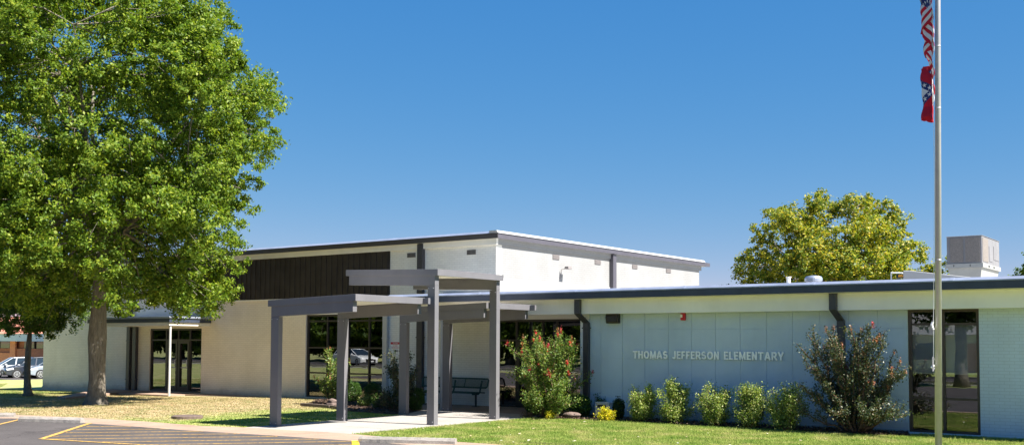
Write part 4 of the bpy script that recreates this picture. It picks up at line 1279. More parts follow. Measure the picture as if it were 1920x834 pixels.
# ------------------------------------------------------------------ bench
bn = tag(empty("park_bench", (-21.52, 26.35, 0.016)), "long dark green metal mesh bench against the porch wall", "bench")
def grid_panel(mb, x0, x1, f, n, m):
    """expanded-metal panel: thin bars; f(u, v)->(y,z) for v in 0..1"""
    for i in range(n + 1):
        x = x0 + (x1 - x0) * i / n
        y0, z0 = f(0); y1, z1 = f(1)
        mb.tube([(x, y0, z0), (x, y1, z1)], 0.006, M["bench"], 4, cap=False)
    for k in range(m + 1):
        y, z = f(k / m)
        mb.tube([(x0, y, z), (x1, y, z)], 0.006, M["bench"], 4, cap=False)
mb = MB()
grid_panel(mb, -1.35, 1.25, lambda v: (-0.28 + 0.40 * v, 0.43), 70, 12)
mb.tube([(-1.36, -0.29, 0.43), (1.26, -0.29, 0.43), (1.26, 0.13, 0.43), (-1.36, 0.13, 0.43), (-1.36, -0.29, 0.43)], 0.022, M["bench"], 8)
mb.build("seat", bn)
mb = MB()
bk = lambda v: (0.15 + 0.10 * v, 0.58 + 0.28 * v)
grid_panel(mb, -1.30, 1.31, bk, 70, 8)
pts = [(-1.34, *bk(0.15)), (-1.30, *bk(0)), (1.29, *bk(0)), (1.34, *bk(0.15)), (1.34, *bk(0.85)), (1.29, *bk(1)), (-1.30, *bk(1)), (-1.34, *bk(0.85)), (-1.34, *bk(0.15))]
mb.tube(pts, 0.024, M["bench"], 8)
mb.tube([(0.42, *bk(0)), (0.42, *bk(1))], 0.014, M["bench"], 6)
mb.tube([(-0.42, *bk(0)), (-0.42, *bk(1))], 0.014, M["bench"], 6)
mb.build("backrest", bn)
for x in (-1.05, 0.02, 1.08):
    mb = MB()
    mb.tube([(x, 0.22, 0.80), (x, 0.17, 0.60), (x, 0.12, 0.45), (x, 0.05, 0.39), (x, -0.25, 0.39)], 0.028, M["bench"], 8)
    mb.tube([(x, -0.08, 0.39), (x, -0.08, 0.0)], 0.032, M["black"], 8)
    mb.box(x - 0.09, x + 0.09, -0.17, 0.01, 0.0, 0.012, M["black"])
    mb.build("leg", bn)

# ------------------------------------------------------------------ flagpole and flags
fp = tag(empty("flagpole", (-4.62, 18.56, 0)), "tall brushed metal flagpole in front of the brown-framed window", "flagpole")
mb = MB(); mb.tube([(-0.10, 0.0, 0.0), (0.0, 0.0, 7.8), (0.01, 0.0, 9.4)], [0.058, 0.044, 0.040], M["alu"], 20)
for z in (3.4, 5.95, 7.0): 
    r_ = 0.058 - z / 7.8 * 0.014
    mb.tube([(-0.10 + z / 78, 0, z), (-0.10 + (z + 0.02) / 78, 0, z + 0.02)], r_ + 0.0015, M["alu"], 20)
mb.build("pole", fp, smooth=True)
mb = MB(); mb.lathe([(0.02, 9.4), (0.05, 9.43), (0.07, 9.5), (0.05, 9.57), (0.01, 9.6)], (0.01, 0, 0), M["alu"], 16); mb.build("finial", fp, smooth=True); mb = MB(); mb.lathe([(0.16, 0.0), (0.15, 0.03), (0.07, 0.07)], (-0.10, 0, 0), M["alu"], 20); mb.build("base_collar", fp, smooth=True)
mb = MB(); mb.tube([(-0.125, -0.06, 1.75), (-0.145, -0.09, 1.80), (-0.145, -0.09, 1.56), (-0.125, -0.06, 1.62)], 0.012, M["alu"], 6)
mb.tube([(-0.13, -0.06, 1.66), (-0.17, -0.09, 1.62)], 0.02, M["sign_white"], 6); mb.build("cleat", fp)
mb = MB(); mb.tube([(-0.14, -0.06, 1.7), (-0.13, -0.06, 2.4), (-0.09, -0.05, 4.5), (-0.06, -0.045, 9.2)], 0.004, M["sign_white"], 4, cap=False)
mb.tube([(-0.135, -0.07, 2.25), (-0.16, -0.08, 2.33), (-0.14, -0.07, 2.38)], 0.02, M["sign_white"], 5); mb.build("halyard", fp)

def star_in(u, v, R_=1.0):
    a = math.atan2(u, v); r = math.hypot(u, v)
    if r < 1e-6: return True
    a = (a + math.pi / 5) % (2 * math.pi / 5) - math.pi / 5
    inner = 0.382
    # boundary radius between tip (angle 0) and notch (angle 36 deg)
    t = abs(a)
    x1, y1 = 1.0, 0.0
    x2, y2 = inner * math.cos(math.pi / 5), inner * math.sin(math.pi / 5)
    d = (math.cos(t), math.sin(t))
    den = d[0] * (y2 - y1) - d[1] * (x2 - x1)
    rb = (x1 * (y2 - y1) - y1 * (x2 - x1)) / den
    return r <= rb * R_
FR = mat_plain("flag_red", (0.62, 0.012, 0.04), 0.8, 0.05, 4); FW = mat_plain("flag_white", (0.80, 0.80, 0.82), 0.8, 0.03, 4); FB = mat_plain("flag_blue", (0.022, 0.045, 0.20), 0.8, 0.05, 4)
for m_ in (FR, FW, FB):
    nt = m_.node_tree; b = nt.nodes["Principled BSDF"]; src = b.inputs["Base Color"].links[0].from_socket
    tr = N(nt, "ShaderNodeBsdfTranslucent"); nt.links.new(src, tr.inputs[0]); mx = N(nt, "ShaderNodeMixShader"); mx.inputs[0].default_value = 0.35
    nt.links.new(b.outputs[0], mx.inputs[1]); nt.links.new(tr.outputs[0], mx.inputs[2]); nt.links.new(mx.outputs[0], nt.nodes["Material Output"].inputs[0])

def us_pat(u, v):           # u along the fly 0..1, v down from the top 0..1
    if u < 0.40 and v < 7 / 13:
        cu, cv = u / 0.40 * 12, v / (7 / 13) * 10
        for i in (round(cu), ):
            for j in (round(cv), ):
                if 1 <= i <= 11 and 1 <= j <= 9 and (i + j) % 2 == 0:
                    if star_in((cu - i) * 1.9 * 0.40 / 12 / (0.538 / 10 / 1.9), -(cv - j), 0.75): return 1
        return 2
    return 0 if int(v * 13) % 2 == 0 else 1
def ar_pat(u, v):           # red field, white diamond with a starred blue border
    x, y = (u - 0.5) * 2, (v - 0.5) * 2
    d = abs(x) / 0.92 + abs(y) / 0.92
    if d > 1: return 0
    if d > 0.68:
        t = 0.84
        for q in range(4):
            for k in range(7):
                f = (k + 0.0) / 6.0
                cx_, cy_ = [(f, 1 - f), (1 - f, -f), (-f, -(1 - f)), (-(1 - f), f)][q]
                if star_in((x - cx_ * t * 0.92) * 1.5 / 0.105, -(y - cy_ * t * 0.92) / 0.105, 1.0): return 1
        return 2
    # lettering band and inner stars
    for cx_, cy_ in ((0, -0.3), (-0.16, 0.28), (0.16, 0.28), (0, 0.42)):
        if star_in((x - cx_) * 1.5 / 0.11, -(y - cy_) / 0.11, 1.0): return 2
    return 1
def flag(name, label, top, hoist, fly, pat, pleat, drop, side, seed, nu=200, nv=110):
    """limp flag: from its vertical hoist edge the cloth zigzags in pleats that sag as they go"""
    vs, fs, ms = [], [], []
    rd = random.Random(seed)
    ph = [rd.uniform(0, 6.28) for _ in range(4)]
    for j in range(nv + 1):
        v = j / nv
        for i in range(nu + 1):
            u = i / nu
            s_ = u * fly
            q = s_ / pleat
            kq = int(q); fr = q - kq
            tri = fr if kq % 2 == 0 else 1 - fr
            tri = 0.5 - 0.5 * math.cos(math.pi * tri) if True else tri
            wv = 0.012 * math.sin(v * 9 + ph[0] + u * 3) + 0.008 * math.sin(v * 17 + u * 8 + ph[1])
            x = -0.05 - side * tri * (1 - 0.12 * kq * v) + wv * min(1, q)
            y = -0.02 + 0.020 * kq + 0.03 * math.sin(tri * 3.0 + v * 3 + ph[2]) * 0.6 + wv
            z = top - v * hoist - drop * s_ - 0.03 * math.sin(u * 11 + ph[3]) * v
            vs.append((x, y, z))
    for j in range(nv):
        for i in range(nu):
            a = j * (nu + 1) + i
            fs.append((a, a + 1, a + nu + 2, a + nu + 1)); ms.append(pat((i + 0.5) / nu, (j + 0.5) / nv))
    me = bpy.data.meshes.new(name); me.from_pydata(vs, [], fs)
    for m_ in (FR, FW, FB): me.materials.append(m_)
    me.polygons.foreach_set("material_index", ms); me.polygons.foreach_set("use_smooth", [True] * len(fs)); me.update()
    o = bpy.data.objects.new(name, me); COL.objects.link(o)
    so = o.modifiers.new("cloth", "SOLIDIFY"); so.thickness = 0.003
    tag(o, label, "flag")
    return o
o = flag("national_flag", "red and white striped flag with starred blue corner hanging limp at the top", 8.42, 0.95, 1.35, us_pat, 0.30, 0.72, 0.18, 3)
o.location = (-4.66, 18.55, 0.0)
o = flag("state_flag", "red flag with starred blue and white diamond hanging limp below the striped flag", 6.72, 0.90, 1.1, lambda u, v: ar_pat(min(1, u * 0.88 + 0.11), v), 0.26, 0.05, 0.165, 8)
o.location = (-4.69, 18.60, 0.0)

# ------------------------------------------------------------------ wheel stops, cover, edging, hose box, rock
def wheel_stop(a, b, label):
    a = Vector(a); b = Vector(b); d = b - a; L = d.length
    e = empty("wheel_stop", (a.x, a.y, 0.004), math.atan2(d.y, d.x)); 
    e2 = MB()
    n = 26
    pr = [(-0.085, 0.0), (-0.08, 0.07), (-0.045, 0.12), (0.045, 0.12), (0.08, 0.07), (0.085, 0.0)]
    vs, fs = [], []
    for i in range(n + 1):
        x = L * i / n
        for (p, z) in pr:
            vs.append((x, p + random.uniform(-0.004, 0.004), max(0, z + random.uniform(-0.005, 0.005) * (z > 0))))
    m = len(pr)
    for i in range(n):
        for k in range(m):
            fs.append((i * m + k, i * m + (k + 1) % m, (i + 1) * m + (k + 1) % m, (i + 1) * m + k))
    fs.append(tuple(range(m - 1, -1, -1))); fs.append(tuple(range(n * m, n * m + m)))
    e2.add(vs, fs, M["kerb"])
    bpy.data.objects.remove(e, do_unlink=True)
    o = e2.build("wheel_stop", loc=(a.x, a.y, 0.006), rz=math.atan2(d.y, d.x))
    tag(o, label, "parking block", "concrete parking blocks")
wheel_stop((-25.53, 14.38), (-23.86, 15.03), "weathered concrete parking block between the bay line and the yellow hatching")
wheel_stop((-28.4, 13.75), (-26.93, 15.02), "concrete parking block cut off by the left edge of the photo")
wheel_stop((-15.10, 15.62), (-13.25, 16.40), "concrete parking block beside the bright yellow stripe")

mb = MB(); mb.lathe([(0.40, 0.0), (0.40, 0.07), (0.36, 0.085), (0.30, 0.08), (0.05, 0.085)], (0, 0, 0), M["rust"], 28)
o = mb.build("manhole_cover", loc=(-23.2, 17.6, 0.0)); tag(o, "rusty round utility cover set in the dry lawn", "manhole cover")
mb = MB()
for a, b in (((-25.0, 23.25), (-23.5, 23.02)), ((-23.45, 23.01), (-22.0, 22.35))):
    a = Vector(a); b = Vector(b); d = (b - a).normalized(); n_ = Vector((-d.y, d.x)) * 0.05
    mb.prism([(a.x + n_.x, a.y + n_.y), (a.x - n_.x, a.y - n_.y), (b.x - n_.x, b.y - n_.y), (b.x + n_.x, b.y + n_.y)], "z", 0.0, 0.10, M["timber"])
tag(mb.build("timber_edging", bevel=0.008), "low dark timber edging around the bed by the gym window", "edging")
def rock(loc, s, label, seed):
    bm = bmesh.new(); bmesh.ops.create_icosphere(bm, subdivisions=3, radius=1)
    rd = random.Random(seed)
    for v in bm.verts:
        n_ = 1 + 0.18 * math.sin(v.co.x * 4 + seed) * math.cos(v.co.y * 3.1 + seed) + 0.1 * math.sin(v.co.z * 6 + seed * 3)
        v.co = Vector((v.co.x * s[0], v.co.y * s[1], max(v.co.z, -0.5) * s[2])) * n_
    me = bpy.data.meshes.new("rock"); bm.to_mesh(me); bm.free(); me.materials.append(M["rock"])
    o = bpy.data.objects.new("rock", me); COL.objects.link(o); o.location = loc; tag(o, label, "rock", "garden rocks")
rock((-24.0, 23.6, 0.10), (0.22, 0.16, 0.14), "brown rock behind the timber edging", 1)
rock((-15.35, 23.85, 0.08), (0.24, 0.14, 0.12), "brown rock right of the red-flowered bush", 2)

hb = tag(empty("hose_box", (-14.78, 24.62, 0.018)), "taupe plastic hose reel box against the wall", "hose box")
mb = MB(); mb.box(-0.20, 0.20, -0.16, 0.16, 0.0, 0.38, M["reel_box"]); mb.box(-0.21, 0.21, -0.172, 0.17, 0.381, 0.42, M["reel_box"])
mb.box(0.185, 0.215, -0.18, -0.161, 0.0, 0.38, M["reel_box"]); mb.box(-0.215, -0.185, -0.18, -0.161, 0.0, 0.38, M["reel_box"]); mb.build("body", hb, 0.008)
mb = MB(); mb.box(-0.14, 0.12, -0.168, -0.161, 0.28, 0.35, M["black"]); mb.build("slot", hb)
mb = MB(); mb.tube([(0.05, -0.16, 0.32), (0.03, -0.20, 0.31), (0.01, -0.21, 0.2), (0.0, -0.21, 0.02), (-0.1, -0.3, 0.012)], 0.014, M["hose_blue"], 6); mb.build("hose", hb)

# ------------------------------------------------------------------ shrubs
bush("crape_myrtle", (-15.98, 23.72, 0.0), "tall green crape myrtle with crimson flowers beside the main doors", "shrub", 2.50, 2.05, 34, M["leaf_crape"], M["bark_red"], 0.050, 30000, seed=3, flowers=34, seeds=26, spread=0.022, group="crape myrtles", bare=0.1)
bush("crape_myrtle", (-7.86, 24.05, 0.0), "wide bronze-green crape myrtle left of the brown-framed window", "shrub", 2.60, 2.50, 36, M["leaf_crape_dark"], M["bark_red"], 0.050, 25000, seed=5, flowers=3, seeds=36, spread=0.017, group="crape myrtles", depth=1.5, vase=0.45, lean=(-0.05, -0.25))
bush("crape_myrtle", (-24.62, 24.3, 0.0), "slim pale crape myrtle in front of the tall gym window", "shrub", 1.95, 1.1, 9, M["leaf_crape"], M["bark_red"], 0.060, 4600, seed=9, seeds=24, spread=0.030, group="crape myrtles")
bush("crape_myrtle", (-20.95, 23.4, 0.0), "dark green crape myrtle behind the rear canopy post", "shrub", 1.75, 1.35, 12, M["leaf_crape_dark"], M["bark_red"], 0.060, 6200, seed=12, spread=0.035, group="crape myrtles")
names5 = ["first and smallest pale green shrub of the wall row, nearest the hose box", "second pale green shrub of the wall row, under the first word of the lettering", "middle pale green shrub of the row of five along the wall",
          "fourth pale green shrub of the wall row, under the end of the lettering", "fifth pale green shrub of the wall row, beside the bronze crape myrtle"]
for i, (x, y, h, w) in enumerate([(-13.33, 24.10, 0.96, 0.74), (-12.42, 24.08, 1.14, 0.82), (-11.32, 24.02, 1.06, 0.86), (-10.36, 23.98, 1.16, 0.80), (-9.40, 23.78, 1.18, 0.86)]):
    bush("garden_shrub", (x, y, 0.0), names5[i], "shrub", h, w, 20, M["leaf_spirea"], M["bark_red"], 0.042, 9000, seed=30 + i, spread=0.055, group="shrubs in a row along the wall", vase=0.35)
ball_bush("boxwood", (-25.2, 25.7, 0.02), "round dark boxwood left of its pair before the gym window", "shrub", 0.68, 0.62, M["leaf_box"], 0.04, 4500, "boxwoods", 41)
ball_bush("boxwood", (-24.1, 25.5, 0.02), "round dark boxwood right of its pair, next to the white pipe", "shrub", 0.66, 0.60, M["leaf_box"], 0.04, 4500, "boxwoods", 42)
ball_bush("boxwood", (-20.55, 23.55, 0.02), "round boxwood right of the rear canopy post", "shrub", 0.68, 0.55, M["leaf_box"], 0.04, 4500, "boxwoods", 43)
ball_bush("boxwood", (-16.75, 24.15, 0.02), "round boxwood at the left foot of the red-flowered bush", "shrub", 0.62, 0.62, M["leaf_box"], 0.04, 4500, "boxwoods", 44)
ball_bush("boxwood", (-15.35, 24.35, 0.02), "round boxwood at the right foot of the red-flowered bush", "shrub", 0.60, 0.55, M["leaf_box"], 0.04, 4500, "boxwoods", 45)
bush("garden_shrub", (-23.1, 24.1, 0.0), "small yellowing shrub in front of the boxwood pair", "shrub", 0.42, 0.48, 14, M["leaf_spirea"], M["bark_red"], 0.04, 1200, seed=51, spread=0.08)
bush("garden_shrub", (-22.15, 23.75, 0.0), "small dull green shrub in the bed left of the canopy post", "shrub", 0.52, 0.62, 16, M["leaf_box"], M["bark_red"], 0.04, 1800, seed=52, spread=0.08)
bush("dry_shrub", (-21.55, 23.55, 0.0), "dry brown twiggy shrub behind the mulch edge", "shrub", 0.62, 0.9, 24, M["leaf_brown"], M["bark_red"], 0.04, 1400, seed=53, spread=0.07)
bush("golden_shrub", (-14.22, 23.72, 0.0), "low bright yellow shrub in front of the hose box", "shrub", 0.38, 0.52, 26, M["leaf_yellow"], M["bark_red"], 0.045, 2000, seed=61, spread=0.11, group="golden shrubs", bare=0.02)
bush("golden_shrub", (-15.68, 23.30, 0.0), "tiny bright yellow shrub at the front of the red-flowered bush", "shrub", 0.24, 0.28, 16, M["leaf_yellow"], M["bark_red"], 0.04, 700, seed=62, spread=0.12, group="golden shrubs", bare=0.02)
ball_bush("upright_evergreen", (-14.12, 24.2, 0.0), "small dark upright evergreen right of the hose box", "shrub", 0.52, 0.36, M["leaf_evergreen"], 0.045, 4200, None, 63, upright=True)
bush("fern_plant", (-15.02, 24.72, 0.0), "thin green plant growing behind the hose box", "plant", 0.66, 0.3, 7, M["leaf_box"], M["bark_red"], 0.045, 700, seed=64, spread=0.05)
bush("weed_plant", (-16.4, 23.35, 0.0), "sparse yellowing weeds at the edge of the walk", "plant", 0.22, 0.5, 12, M["leaf_brown"], M["bark_red"], 0.035, 500, seed=65, spread=0.1)

# ------------------------------------------------------------------ trees
BIG = [(3.15, 2.8), (3.55, 4.6), (4.2, 5.1), (5.0, 5.3), (6.4, 5.3), (8.0, 5.6), (9.6, 5.85), (11.0, 5.6), (12.2, 5.0), (13.3, 4.0), (14.2, 2.4), (15.0, 0.8)]
def big_cut(P):
    # nothing low over the trunk: the crown's skirt opens around the stem on the camera side
    low = (P[:, 2] < 3.4) & (np.hypot(P[:, 0], P[:, 1]) < 1.6)
    return ~low
tree("shade_tree", (-30.7, 19.8, -0.02), "huge leafy green shade tree with thick pale trunk on the dry lawn", "tree", BIG, M["leaf_big"], M["bark"],
     n_lobes=235, lobe_r=0.98, per=1850, leaf=0.11,
     trunk=[(0.0, 0, -0.1, 0.50), (0.0, 0, 0.08, 0.38), (0.0, 0, 0.35, 0.29), (0.02, 0, 0.8, 0.26), (-0.01, 0, 1.5, 0.265), (-0.02, 0, 2.1, 0.29), (0.0, 0, 2.5, 0.27), (0.03, 0, 3.1, 0.22), (-0.05, 0.05, 4.0, 0.19), (0.0, 0, 4.9, 0.17)],
     seed=33, inner=0.35, cuts=big_cut, fill=0.07, sep=0.72, tight=0.105)
tree("small_tree", (-39.65, 22.6, -0.12), "smaller dark leafy tree with thin leaning trunk at the far left", "tree", [(2.45, 1.2), (2.9, 2.0), (3.5, 2.3), (4.4, 2.2), (5.2, 1.5), (5.9, 0.5)], M["leaf_dark"], M["bark"],
     n_lobes=44, lobe_r=0.75, per=900, leaf=0.11,
     trunk=[(0.05, 0, -0.1, 0.26), (0.03, 0, 0.1, 0.17), (-0.03, 0, 0.5, 0.125), (-0.05, 0, 1.2, 0.115), (0.0, 0, 1.9, 0.11), (0.05, 0, 2.4, 0.08)], seed=22, inner=0.3)
tree("golden_tree", (-23.8, 69.1, -0.2), "broad tree turning yellow behind the low wing roof", "tree", [(3.2, 5.4), (5.0, 7.2), (6.5, 7.2), (8.0, 6.5), (9.5, 5.6), (10.8, 4.4), (11.8, 2.2)], M["leaf_gold"], M["bark"],
     n_lobes=110, lobe_r=1.15, per=1100, leaf=0.19, trunk=[(0, 0, -0.1, 0.6), (0, 0, 0.6, 0.4), (0, 0, 2.5, 0.34), (0.1, 0, 4.2, 0.3)], seed=23, inner=0.25, fill=0.02, center=(0.0, 0))
tree("golden_tree", (-16.3, 66.0, -0.2), "low golden treetop just left of the flagpole", "tree", [(2.5, 2.6), (4.0, 3.0), (5.6, 2.6), (6.9, 1.5), (7.6, 0.5)], M["leaf_gold"], M["bark"],
     n_lobes=26, lobe_r=0.9, per=800, leaf=0.18, trunk=[(0, 0, -0.1, 0.3), (0, 0, 0.6, 0.2), (0, 0, 2.5, 0.16)], seed=24, inner=0.25, fill=0.03)
tree("green_tree", (-11.2, 72.0, -0.2), "dark green treetop showing right of the rooftop unit", "tree", [(2.5, 2.6), (4.5, 3.6), (6.2, 3.3), (7.4, 2.2), (8.1, 0.6)], M["leaf_dark"], M["bark"],
     n_lobes=40, lobe_r=1.0, per=800, leaf=0.18, trunk=[(0, 0, -0.1, 0.4), (0, 0, 0.6, 0.3), (0, 0, 2.8, 0.25)], seed=25, inner=0.3)
tree("green_tree", (-30.2, 66.0, -0.2), "far small tree whose tip peeks over the roof left of the golden tree", "tree", [(2.2, 1.2), (4.0, 1.7), (5.4, 1.1), (6.1, 0.3)], M["leaf_dark"], M["bark"],
     n_lobes=14, lobe_r=0.7, per=500, leaf=0.18, trunk=[(0, 0, -0.1, 0.2), (0, 0, 2.2, 0.12)], seed=26, inner=0.3)
# trees across the street: they stand behind the camera and show in the windows
st = tree("street_tree", (-12.6, -4.0, 0), "roadside tree reflected in the brown-framed window", "tree", [(3.2, 2.0), (4.8, 3.6), (7.0, 4.2), (9.0, 3.2), (10.5, 1.0)], M["leaf_dark"], M["bark"],
     n_lobes=60, lobe_r=1.1, per=420, leaf=0.24, trunk=[(0, 0, -0.1, 0.42), (0, 0, 0.5, 0.3), (0, 0, 2.0, 0.26), (0, 0, 3.8, 0.22)], seed=27, inner=0.3, group="trees across the street")
rt = tree("roadside_tree", (-36.0, -24.0, 0), "broad dense tree across the street seen only as a window reflection", "tree", [(1.2, 3.5), (3.0, 5.6), (5.5, 6.0), (8.0, 5.2), (10.5, 3.4), (12.0, 1.0)], M["leaf_dark"], M["bark"],
     n_lobes=90, lobe_r=1.5, per=420, leaf=0.42, trunk=[(0, 0, -0.1, 0.5), (0, 0, 0.5, 0.35), (0, 0, 2.0, 0.3), (0, 0, 3.8, 0.22)], seed=28, inner=0.2, group="trees across the street")
k = 0
for x, y, sc_ in ((-46, -25, 1.0), (-56, -23, 1.05), (-66, -26, 1.1), (-76, -24, 1.0), (-86, -26, 1.1), (-96, -24, 1.1), (-107, -26, 1.15), (-118, -24, 1.1), (-27, -46, 1.2), (-14, -48, 1.2), (-2, -47, 1.2), (-40, -44, 1.2), (-51, -46, 1.2), (-62, -47, 1.3), (-75, -46, 1.3), (-90, -47, 1.3)):
    c = copy_tree(rt); c.location = (x, y, 0); c.scale = (sc_, sc_, sc_); c.rotation_euler = (0, 0, k * 1.3); k += 1
hs = tag(empty("house", (-20, -36, 0)), "low pale house across the street reflected in the brown-framed window", "house")
mb = MB(); mb.box(-8, 8, -4, 4, 0, 2.7, M["house_wall"]); mb.build("wall", hs)
mb = MB(); mb.add([(-8.6, -4.6, 2.7), (8.6, -4.6, 2.7), (8.6, 4.6, 2.7), (-8.6, 4.6, 2.7), (-5, 0, 4.7), (5, 0, 4.7)], [(3, 2, 1, 0), (0, 1, 5, 4), (1, 2, 5), (2, 3, 4, 5), (3, 0, 4)], M["grey_roof"]); mb.build("roof", hs)
for x in (-6, -2.5, 4): 
    mb = MB(); mb.box(x, x + 1.5, 4.002, 4.04, 0.9, 2.1, M["car_glass"]); mb.build("window", hs)
mb = MB(); mb.box(1.0, 2.0, 4.002, 4.05, 0, 2.1, M["far_brick_dark"]); mb.build("door", hs)

# ------------------------------------------------------------------ cars
def make_car(label, paint, loc, rz, suv=True):
    c = tag(empty("parked_car", loc, rz), label, "car", "parked cars")
    L, W = 4.3, 1.72
    top = 1.52 if suv else 1.42
    # body side profile (x forward), lower shell
    prof = [(-2.12, 0.34), (-2.15, 0.62), (-2.10, 0.92), (-1.55, 0.98), (0.85, 0.96), (1.55, 0.88), (2.02, 0.74), (2.13, 0.56), (2.10, 0.30), (1.78, 0.24), (-1.9, 0.24)]
    def ring(prof, y):
        return [(x, y, z) for x, z in prof]
    mb = MB()
    n = len(prof)
    ys = [(-W / 2, 0.94), (-W / 2 + 0.10, 1.0), (W / 2 - 0.10, 1.0), (W / 2, 0.94)]
    vs = []
    for y, s in ys:
        vs += [(x * (s * 0.4 + 0.6), y, 0.5 + (z - 0.5) * (1 if z < 0.5 else s)) for x, z in prof]
    fs = [tuple(range(n)), tuple(range(4 * n - 1, 3 * n - 1, -1))]
    for k in range(3):
        for i in range(n):
            fs.append((k * n + i, (k + 1) * n + i, (k + 1) * n + (i + 1) % n, k * n + (i + 1) % n))
    mb.add(vs, fs, paint)
    body = mb.build("body", c, 0.05)
    # greenhouse (glass) and roof skin
    g = MB()
    zr = top - 0.05
    bx0, bx1, tx0, tx1 = -2.02, 1.15, -1.62, 0.28
    a = [(bx0, -W / 2 + 0.09, 0.93), (bx1, -W / 2 + 0.09, 0.93), (bx1, W / 2 - 0.09, 0.93), (bx0, W / 2 - 0.09, 0.93),
         (tx0, -W / 2 + 0.26, zr), (tx1, -W / 2 + 0.26, zr), (tx1, W / 2 - 0.26, zr), (tx0, W / 2 - 0.26, zr)]
    g.add(a, [(3, 2, 1, 0), (4, 5, 6, 7), (0, 1, 5, 4), (1, 2, 6, 5), (2, 3, 7, 6), (3, 0, 4, 7)], M["car_glass"])
    g.build("windows", c, 0.03)
    r = MB()
    r.prism([(tx0 - 0.08, zr - 0.03), (tx0, zr + 0.03), (-0.6, top + 0.015), (tx1 - 0.05, zr + 0.03), (tx1 + 0.06, zr - 0.03)], "y", -W / 2 + 0.24, W / 2 - 0.24, paint)
    for sy in (-1, 1):     # pillars
        for (xb, xt) in ((bx1 + 0.02, tx1), (0.12, 0.02), (-0.95, -0.9), (bx0 + 0.05, tx0)):
            yb_, yt = sy * (W / 2 - 0.083), sy * (W / 2 - 0.253)
            r.add([(xb - 0.05, yb_, 0.93), (xb + 0.05, yb_, 0.93), (xt + 0.05, yt, zr), (xt - 0.05, yt, zr),
                   (xb - 0.05, yb_ - sy * 0.04, 0.93), (xb + 0.05, yb_ - sy * 0.04, 0.93), (xt + 0.05, yt - sy * 0.04, zr), (xt - 0.05, yt - sy * 0.04, zr)],
                  [(0, 1, 2, 3), (7, 6, 5, 4), (0, 4, 5, 1), (1, 5, 6, 2), (2, 6, 7, 3), (3, 7, 4, 0)], paint)
    r.build("roof", c, 0.02)
    for sy in (-1, 1):
        h = MB(); h.prism([(1.55, 0.66), (2.02, 0.60), (2.05, 0.70), (1.60, 0.80)], "y", sy * (W / 2 - 0.42), sy * (W / 2 + 0.012), M["lamp_glass"]); h.build("headlight", c, 0.02)
        m_ = MB(); m_.box(0.72, 0.88, sy * (W / 2), sy * (W / 2 + 0.17), 0.93, 1.06, paint); m_.build("mirror", c, 0.03)
        t = MB(); t.box(-2.16, -2.0, sy * (W / 2 - 0.28), sy * (W / 2 - 0.02), 0.66, 0.88, M["tail"]); t.build("tail_light", c, 0.02)
    gr = MB(); gr.box(2.0, 2.145, -0.5, 0.5, 0.36, 0.62, M["black"]); gr.box(2.146, 2.15, -0.22, 0.22, 0.40, 0.50, M["sign_white"]); gr.build("grille", c, 0.01)
    for x in (-1.32, 1.35):
        for sy in (-1, 1):
            wroot = MB()
            cy_ = sy * (W / 2 - 0.09)
            def ringw(rr, y): return [(x + rr * math.cos(2 * math.pi * k / 24), y, 0.33 + rr * math.sin(2 * math.pi * k / 24)) for k in range(24)]
            vs = ringw(0.33, cy_ - 0.11) + ringw(0.33, cy_ + 0.11)
            fs = [(k, (k + 1) % 24, 24 + (k + 1) % 24, 24 + k) for k in range(24)] + [tuple(range(23, -1, -1)), tuple(range(24, 48))]
            wroot.add(vs, fs, M["tyre"]); wo = wroot.build("wheel", c, 0.02)
            rm = MB(); yo = cy_ + sy * 0.113
            vs = ringw(0.22, yo) + ringw(0.17, yo + sy * 0.004)
            rm.add(vs, [(k, (k + 1) % 24, 24 + (k + 1) % 24, 24 + k) for k in range(24)], M["rim"])
            for q in range(5):
                a_ = 2 * math.pi * q / 5 + 0.3; ca, sa = math.cos(a_), math.sin(a_)
                rm.add([(x - sa * 0.03, yo + sy * 0.006, 0.33 + ca * 0.03), (x + sa * 0.03, yo + sy * 0.006, 0.33 - ca * 0.03), (x + ca * 0.19 + sa * 0.025, yo + sy * 0.006, 0.33 + sa * 0.19 - ca * 0.025), (x + ca * 0.19 - sa * 0.025, yo + sy * 0.006, 0.33 + sa * 0.19 + ca * 0.025)], [(0, 1, 2, 3)], M["rim"])
            rm.build("rim", wo)
    return c
# heading: mostly to picture-left and a little towards the viewer
hd = math.atan2(-0.95, -0.32)
cz = -0.67
fx, fy = -72.45, 40.4
def place_car(label, paint, wx, wy):
    # wx, wy: ground point of the front-left wheel
    lx, ly = 1.35, 0.86
    ox = wx - (lx * math.cos(hd) - ly * math.sin(hd)); oy = wy - (lx * math.sin(hd) + ly * math.cos(hd))
    return make_car(label, paint, (ox, oy, gz(ox, oy) + 0.0), hd)
place_car("silver car at the far left, first of the parked row", M["paint_silver"], -74.6, 40.2)
place_car("dark slate car with its headlight showing left of the thin trunk", M["paint_dark"], -72.3, 40.4)
place_car("pale silver-blue car partly behind the thin tree trunk", M["paint_pale"], -70.3, 41.0)
place_car("dark car mostly hidden behind the gym wall corner", M["paint_dark"], -68.2, 41.5)
sv = make_car("white car parked across the street, seen only in reflection", M["paint_white"], (-63.5, -11.0, 0.004), R(8))
sheet("street_parking", [(-90, 41.5), (-60, 37), (-56, 60), (-90, 60)], -0.62, M["asphalt"])

